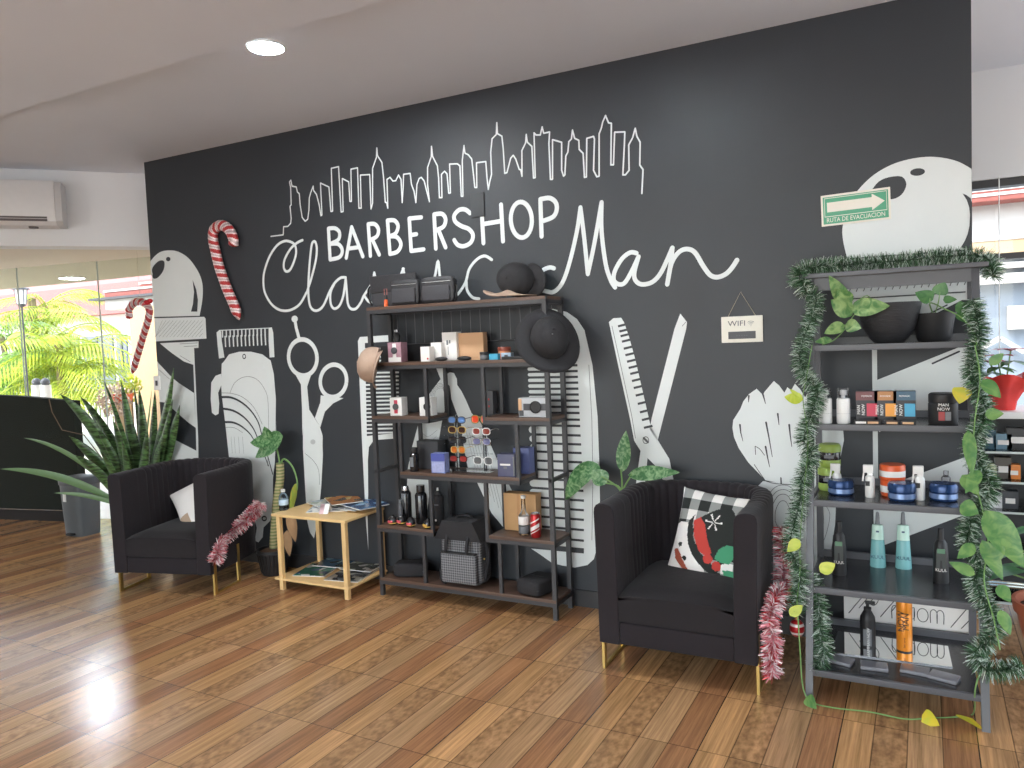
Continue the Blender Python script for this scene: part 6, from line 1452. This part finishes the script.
# pavilion with tiled roof and peach column
t=empty('garden_pavilion',(-8.2,4,-.12)); tag(t,'peach column and red tiled roof with cream fascia outside the left window','building')
def lo(a): return Vector(a)-t.location
part(MB().use(peach).box(lo((B_(134,3),3,-.12)),lo((B_(159,3),3.5,2.2))),'column',t); part(MB().use(peach).box(lo((-7.9,3.6,-.12)),lo((-3.2,6.4,2.2))),'wall',t)
part(MB().use(stucco).box(lo((-10.0,3.0,2.19)),lo((-3.0,6.8,2.33)),bev=.01),'fascia',t)
part(MB().use(M_['dgrey']).box(lo((-10.25,2.92,2.33)),lo((-2.9,6.9,2.36))),'gutter',t)
m=MB()
for k in range(8):
    m.use(rt).box(lo((-10.0+k*.36,3.0+k*.3,2.36+k*.105)),lo((-3.0,6.9,2.44+k*.105)),bev=.02); 
part(m,'tiled_roof',t)
m=MB()
for k in range(8): m.use(stucco).box(lo((-10.0+k*.36-.01,3.0+k*.3-.012,2.435+k*.105)),lo((-3.0,3.0+k*.3+.1,2.462+k*.105)))
part(m,'mortar_row',t)
# white house across the courtyard
t=empty('white_house',(-19,9.5,-.12)); tag(t,'white house with red roof and dark windows across the courtyard','building')
zT_=at(100,314,y=9).z
part(MB().use(stucco).box(lo((-30,9,-.12)),lo((B_(142,9),14,zT_))),'wall',t)
m=MB().use(rt); x1=B_(142,9)+.6; m.add([lo(v) for v in [(-30,8.6,zT_-.05),(x1,8.6,zT_-.05),(x1,14,zT_-.05),(-30,14,zT_-.05),(-30,11.2,zT_+1.1),(x1-2.2,11.2,zT_+1.1)]],[(0,1,5,4),(1,2,5),(2,3,4,5),(3,0,4),(0,3,2,1)]); part(m,'roof',t)
for a,b_ in ((52,83),(87,117),(121,131)):
    z0_,z1_=at(100,393,y=9).z,at(100,336,y=9).z
    f=part(MB().use(dkw).box(lo((B_(a,9),8.96,z0_)),lo((B_(b_,9),9.02,z1_))),'window',t); part(MB().use(M_['dgrey']).box(lo(((B_(a,9)+B_(b_,9))/2-.03,8.94,z0_)),lo(((B_(a,9)+B_(b_,9))/2+.03,8.97,z1_))),'window_bar',t)
t=empty('red_roofed_house',(-27,17,-.12)); tag(t,'second red roof rising behind the white house','building')
part(MB().use(stucco).box(lo((-42,16,-.12)),lo((-24,22,4.0))),'wall',t); m=MB().use(mat('pale_roof_tile','#a8706a',.8,noise=.2,nscale=8)); m.add([lo(v) for v in [(-43,15.5,3.9),(-23.5,15.5,3.9),(-23.5,22.5,3.9),(-43,22.5,3.9),(-40,19,5.7),(-28,19,5.7)]],[(0,1,5,4),(1,2,5),(2,3,4,5),(3,0,4),(0,3,2,1)]); part(m,'roof',t)
# palms
pf=leaf_mat('palm_leaf','#8fa83c','#d3d94e',9,.5,trans=.35); pf2=leaf_mat('palm_leaf_dark','#5f8a3c','#9fbf4c',9,.5,trans=.3); tr=mat('palm_trunk','#8a7a64',.9,noise=.3,nscale=14)
def palm(x,y,H_,n,Lf,label,seed,m_,group='palms in the courtyard'):
    rnd=random.Random(seed); t=empty('palm_tree',(x,y,-.12)); tag(t,label,'palm',group)
    for k in range(3): 
        dx,dy=rnd.uniform(-.25,.25),rnd.uniform(-.2,.2); part(MB().use(tr).tube([(dx*.3,dy*.3,0),(dx*.7,dy*.7,H_*.5),(dx,dy,H_)],[.07,.055,.05],8),'trunk',t)
    mb=MB().use(m_)
    for k in range(n):
        a=rnd.uniform(0,2*PI); el=rnd.uniform(.1,1.25); L0=Lf*rnd.uniform(.7,1.1); b=Vector((rnd.uniform(-.2,.2),rnd.uniform(-.2,.2),H_*rnd.uniform(.45,1.0))); d=Vector((math.cos(a)*math.cos(el),math.sin(a)*math.cos(el),math.sin(el)))
        pts=[b+d*L0*u-Vector((0,0,1))*L0*.55*u*u for u in [i/10 for i in range(11)]]
        mb.tube(pts,.010,4)
        for i in range(1,11):
            for q in (0,.5):
                p=pts[i-1].lerp(pts[i],q); tg=(pts[i]-pts[i-1]).normalized(); sd=tg.cross(Vector((0,0,1))).normalized()
                for s_ in (-1,1):
                    ll=L0*.42*math.sin(PI*(i/11)**.8)+.08; dr=(sd*s_+tg*.8+Vector((0,0,-.25))).normalized(); nn=dr.cross(Vector((0,0,1))).normalized()*.016; e=p+dr*ll-Vector((0,0,ll*.25)); md=p+dr*ll*.5
                    mb.add([p,md+nn,e,md-nn],[(0,1,2,3)])
    part(mb,'fronds',t,smooth=60)
palm(B_(62,4.2),4.2,1.9,46,1.5,'yellow-green palm clump nearest the glass joint outside',1,pf)
palm(B_(22,4.6),4.6,2.1,44,1.6,'green palm clump behind the lantern outside',2,pf2)
palm(B_(-15,4.4),4.4,1.8,30,1.5,'palm clump at the far left edge of the window',3,pf2)
palm(B_(48,5.6),5.6,2.9,40,1.6,'tallest yellow palm clump behind the others',4,pf)
# lantern
p=at(21,297,y=2.3); t=empty('garden_lantern',(p.x,p.y,-.12)); tag(t,'white garden lantern with dark frame on a thin post outside','lamp')
zl=p.z+.12; part(MB().use(M_['dgrey']).tube([(0,0,0),(0,0,zl-.12)],.012,8),'post',t)
part(MB().use(M_['white']).lathe([(.055,zl-.10),(.075,zl+.10)],n=6),'glass_shade',t); part(MB().use(M_['dgrey']).lathe([(.11,zl+.10),(.10,zl+.12),(.03,zl+.15),(0,zl+.17)],n=6),'cap',t); part(MB().use(M_['dgrey']).lathe([(0,zl-.15),(.05,zl-.12),(.06,zl-.10)],n=6),'base',t)
m=MB().use(M_['dgrey'])
for k in range(6): a=2*PI*k/6; m.bar((.056*math.cos(a),.056*math.sin(a),zl-.10),(.077*math.cos(a),.077*math.sin(a),zl+.10),.008)
part(m,'shade_frame',t)
for px,lab in ((36,'white bollard beside the palms, left of the two'),(45,'white bollard beside the palms, right of the two')):
    p=at(px,378,y=2.6); t=empty('bollard',(p.x,2.6,-.12)); tag(t,lab,'bollard','white bollards'); part(MB().use(stucco).lathe([(.07,0),(.07,p.z+.02)],n=14),'post',t); part(MB().use(M_['dgrey']).ell((0,0,p.z+.06),(.06,.06,.06),12,8),'cap',t)
# dry shrub and potted plant
def shrub(px,py,y,R,m_,label,seed,n=500,name='shrub'):
    p=at(px,py,y=y); rnd=random.Random(seed); t=empty(name,(p.x,y,-.12)); tag(t,label,'shrub'); h=p.z+.12; mb=MB().use(m_)
    for k in range(n):
        v=Vector((rnd.gauss(0,1),rnd.gauss(0,1),rnd.gauss(0,1))).normalized(); c=Vector((v.x*R*rnd.random()**.4,v.y*R*rnd.random()**.4,h+v.z*R*1.1*rnd.random()**.4)); d=Vector((rnd.gauss(0,1),rnd.gauss(0,1),rnd.gauss(0,1)+.6)); leaf_geo(mb,c,d,(0,0,1),rnd.uniform(.05,.1),.03,.1,.1,n=3)
    part(mb,'foliage',t); part(MB().use(tr).tube([(0,0,0),(.02,0,h)],.02,6),'stem',t); return t
shrub(114,402,2.4,.22,mat('pinkish_leaf','#c9b3a0',.8,noise=.2),'pinkish dry shrub outside behind the snake plant',5)
shrub(130,388,2.7,.16,pf,'small bright green potted shrub by the peach column',6,250)
p=at(122,392,y=2.6); t=empty('flower_pot',(p.x,2.6,-.12)); tag(t,'orange terracotta pot on the ground outside by the column','pot'); part(MB().use(peach).lathe([(.1,0),(.1,p.z-.02)],n=20),'pedestal',t); part(MB().use(M_['orange']).lathe([(.1,p.z-.02),(.15,p.z+.08),(.16,p.z+.10),(.14,p.z+.10),(0,p.z+.08)],n=24),'bowl',t)
# ================================================================ RIGHT SIDE
def zz(py,y,px=1000): return at(px,py,y=y).z
t=empty('long_building',(2,7.5,-.12)); tag(t,'white building with red tiled eaves and a beige band beyond the right window','building')
part(MB().use(stucco).box(lo((-3,6,zz(240,6))),lo((9,11,zz(204,6)))),'wall',t); part(MB().use(peach).box(lo((-3,6.02,zz(253,6))),lo((9,11,zz(240,6)))),'beige_band',t)
m=MB()
for k in range(5): 
    z=zz(204,6)+k*.085; m.use(rt).box(lo((-3,5.7+k*.2,z)),lo((9,11,z+.06)),bev=.01)
part(m,'tiled_eaves',t)
m=MB()
for k in range(5): z=zz(204,6)+k*.085+.055; m.use(stucco).box(lo((-3,5.69+k*.2,z)),lo((9,5.85+k*.2,z+.03)))
part(m,'mortar_row',t)
part(MB().use(mat('shopfront_blue','#8b97a3',.25,noise=.3,nscale=1.5)).box(lo((-3,6.3,-.12)),lo((9,6.5,zz(253,6)))),'shopfront_glass',t)
for py0,py1 in ((262,268),(273,283)): part(MB().use(stucco).box(lo((-3,6.1,zz(py1,6))),lo((9,6.28,zz(py0,6)))),'white_frame',t)
part(MB().use(stucco).box(lo((at(1010,315,y=6).x,6.2,zz(330,6))),lo((at(1040,315,y=6).x,6.29,zz(306,6)))),'white_panel',t)
for a,b_ in (((975,352),(1000,338)),((1000,338),(1024,352))): part(MB().use(stucco).bar(lo(at(*a,y=6.2)),lo(at(*b_,y=6.2)),.05),'white_frame',t)
# blind cord
q=at(999,180,y=1.30); TH(MB().use(M_['white']).tube([(0,0,0),(0,0,-1.1)],.003,5),'blind_cord',(q.x,1.30,2.36),'thin white blind cord hanging in the right window','cord')
# glass display unit
UX,UY=.40,.55
zc_=zz(412,UY); t=empty('display_counter',(1.0,UY+.2,0)); tag(t,'white-topped glass display shelves beyond the end of the black wall','display counter')
x0,x1=.345,1.7
part(MB().use(M_['white']).box(lo((x0,UY,zc_-.035)),lo((x1,UY+.4,zc_)),bev=.004),'countertop',t)
gs=[zz(452,UY),zz(482,UY),zz(512,UY),.36,.1]
for z in gs: part(MB().use(glass_mat('shelf_glass',(.85,.9,.88),1,.05)).box(lo((x0+.02,UY+.01,z-.008)),lo((x1-.02,UY+.39,z))),'glass_shelf',t); part(MB().use(mat('shelf_edge','#cfd8d4',.3)).box(lo((x0+.02,UY+.004,z-.009)),lo((x1-.02,UY+.0095,z+.001))),'shelf_edge',t)
for x in (x0,x1-.03):
    for y in (UY,UY+.37): part(MB().use(M_['dgrey']).box(lo((x,y,0)),lo((x+.03,y+.03,zc_-.035))),'post',t)
part(MB().use(M_['dgrey']).box(lo((x0+.03,UY+.38,.1)),lo((x1-.03,UY+.39,zc_-.035))),'back_panel',t)
items=[(988,gs[0],.07,.10,'#1f4a5c','dark teal carton on the upper glass shelf'),(1003,gs[0],.08,.08,'#6d8ea0','pale blue carton on the upper glass shelf'),(1018,gs[0],.10,.11,'#2b2b2d','black carton at the right of the upper glass shelf'),
 (990,gs[1],.06,.07,'#c9c9a0','cream carton on the middle glass shelf'),(1003,gs[1],.07,.11,'#55504a','brown carton with a pale lid on the middle glass shelf'),(1014,gs[1],.055,.075,'#e0843a','orange carton on the middle glass shelf'),(995,gs[2],.06,.07,'#d9d9dc','white carton on the lower glass shelf'),(1010,gs[2],.07,.09,'#3c3f45','dark carton on the lower glass shelf')]
for px,z,w,h,c,lab in items:
    boxthing('carton',(at(px,450,y=UY+.1).x,UY+.12,z+.0005),w,.06,h,mat('item_'+c,c,.4),lab,'box',front=[('label_panel',(.2,.3,.8,.6),M_['paper'])])
# poinsettia
p=at(1004,411,y=UY+.13); t=empty('poinsettia',(p.x,UY+.13,zc_)); tag(t,'poinsettia in shiny red wrapping on the white counter','plant')
rw=mat('red_wrap','#d8423e',.25,noise=.25,nscale=12)
mb=MB().use(rw); vs=[];fs=[]; n=28
for z,r_ in ((0,.05),(.05,.06),(.10,.085),(.14,.12),(.17,.135)):
    for k in range(n): a=2*PI*k/n; rr=r_*(1+.12*math.sin(a*7)*(z/.17)); vs.append((rr*math.cos(a),rr*math.sin(a),z+.02*math.sin(a*3)*(z/.17)))
for i in range(4):
    for k in range(n): fs.append((i*n+k,i*n+(k+1)%n,(i+1)*n+(k+1)%n,(i+1)*n+k))
mb.add(vs,fs); part(mb,'wrapping',t,smooth=60); part(MB().use(mat('maroon_pot','#6b2a32',.5)).lathe([(.048,.001),(.058,.08),(.05,.09),(0,.09)],n=20),'pot',t)
m=MB().use(M_['stem']); hd=[(-.03,-.02,.27),(.03,.01,.30),(-.06,.03,.24)]
for h_ in hd: m.tube([(0,0,.08),(h_[0]*.5,h_[1]*.5,.18),h_],.004,6)
part(m,'stem',t); m=MB().use(mat('red_bract','#b02032',.5))
for h_ in hd:
    for k in range(8): a=2*PI*k/8; leaf_geo(m,h_,(math.cos(a),math.sin(a),.45),(0,0,1),.10,.055,.35,.1,n=6)
part(m,'bract',t,smooth=60); m=MB().use(df)
for h_ in hd:
    for k in range(5): a=2*PI*k/5+.4; leaf_geo(m,Vector(h_)-Vector((0,0,.05)),(math.cos(a),math.sin(a),0),(0,0,1),.10,.05,.3,.1,n=6)
part(m,'leaf',t,smooth=60)
# terracotta planter
t=empty('terracotta_planter',(.615,.02,0)); tag(t,'ribbed terracotta planter with leafy plant on the floor right of the ladder shelf','planter')
hz=zz(606,-.10,1010)
mb=MB().use(M_['terra']); n=48; vs=[];fs=[]
for z,r_ in ((0,.115),(.02,.12),(hz-.06,.165),(hz-.05,.18),(hz,.185),(hz,.17),(hz-.04,.16),(hz-.05,0.001)):
    for k in range(n): a=2*PI*k/n; rr=r_*(1+(.012*math.cos(k*PI) if z<hz-.055 and r_>.1 else 0)); vs.append((rr*math.cos(a),rr*math.sin(a),z))
for i in range(7):
    for k in range(n): fs.append((i*n+k,i*n+(k+1)%n,(i+1)*n+(k+1)%n,(i+1)*n+k))
fs.append(tuple(reversed(range(n)))); mb.add(vs,fs); part(mb,'pot',t); part(MB().use(M_['soil']).lathe([(.158,hz-.035),(0,hz-.02)],n=24),'soil',t)
m=MB().use(leaf_mat('broad_leaf','#3f7a45','#5f9a5c',10,.5)); s_=MB().use(M_['stem']); rnd=random.Random(9)
for k in range(16):
    a=rnd.uniform(0,2*PI); rr=rnd.uniform(.05,.22); h_=rnd.uniform(.08,.5); e=Vector((rr*math.cos(a),rr*math.sin(a),hz+h_)); s_.tube([Vector(v) for v in cat_rom([(0,0,hz-.03),(e.x*.4,e.y*.4,hz+h_*.6),tuple(e)],4)],.004,5); leaf_geo(m,e,(math.cos(a),math.sin(a),.1),(0,0,1),rnd.uniform(.12,.2),rnd.uniform(.07,.12),.4,.1,n=8)
part(m,'foliage',t,smooth=60); part(s_,'stem',t)

# ================================================================ details hang on the part they belong to
NEST={'soil':('pot','bowl'),'pot_ribs':('pot',),'studs':('crown',),'button':('crown',),'lens':('frame',),'watch_case':('watch_strap',),'zipper':('body',),'piping':('body',),'front_pocket':('body',),
'label_band':('body',),'label_panel':('body','carton'),'printed_line':('body','carton'),'printed_dot':('body',),'printed_block':('body',),'printed_patch':('carton',),'printed_panel':('carton',),'printed_symbol':('carton',),'printed_strip':('carton',),
'lid_band':('lid',),'lower_label':('body',),'white_band':('body',),'red_label':('body',),'grey_label':('body',),'green_label':('body',),'black_label':('body',),'emblem':('upper_body',),'trigger':('spray_head',),'wifi_symbol':('plaque',),'dark_panel':('plaque',),
'frame_line':('green_field',),'arrow':('green_field',),'pedal':('body',),'sticker':('body',),'rocker':('plate',),'louvre':('air_outlet',),'drain_fitting':('body',),'top_band':('carton',),'colour_panel':('carton',),'tape_strip':('carton',),'red_dot':('carton',),'lettering':('body','carton','plaque','green_field'),'base_ring':('body',),'yellow_rim':('dome',),'badge':('dome',),'buckle_strap':('flap',)}
def base(n): return n.split('.')[0]
kids={}
for o in list(bpy.data.objects):
    if o.parent is not None: kids.setdefault(o.parent.name,[]).append(o)
for th in [o for o in bpy.data.objects if o.parent is None and o.type=='EMPTY']:
    ch=kids.get(th.name,[])
    for c in ch:
        for pn in NEST.get(base(c.name),()):
            t_=[x for x in ch if base(x.name)==pn and x is not c]
            if t_:
                c.parent=t_[0]; break
WORLD=.36; SUN=1.0; EXPO=1.45
# ================================================================ LIGHT
wd=bpy.data.worlds.new('world'); sc.world=wd; wd.use_nodes=True; N=wd.node_tree.nodes; L=wd.node_tree.links
bg=N['Background']
sky=N.new('ShaderNodeTexSky'); sky.sky_type='NISHITA'; sky.sun_disc=False; sky.sun_elevation=math.radians(52); sky.sun_rotation=math.radians(215); sky.air_density=1.2; sky.dust_density=1.5; sky.ozone_density=.8
hs=N.new('ShaderNodeHueSaturation'); hs.inputs['Saturation'].default_value=.5; L.new(sky.outputs[0],hs.inputs['Color']); tn=N.new('ShaderNodeMix'); tn.data_type='RGBA'; tn.blend_type='MULTIPLY'; tn.inputs['Factor'].default_value=1; tn.inputs['B'].default_value=(.97,.99,1.0,1); L.new(hs.outputs[0],tn.inputs['A']); L.new(tn.outputs['Result'],bg.inputs[0]); bg.inputs[1].default_value=WORLD
sl=bpy.data.lights.new('sun','SUN'); sl.energy=SUN; sl.angle=math.radians(1); sl.color=(1,.95,.87); so_=bpy.data.objects.new('sun',sl); COL.objects.link(so_)
so_.rotation_euler=Vector((.42,.62,-1.15)).to_track_quat('-Z','Y').to_euler()
vs=sc.view_settings; vs.view_transform='Standard'; vs.look='None'; vs.gamma=1; vs.exposure=EXPO; vs.use_curve_mapping=False
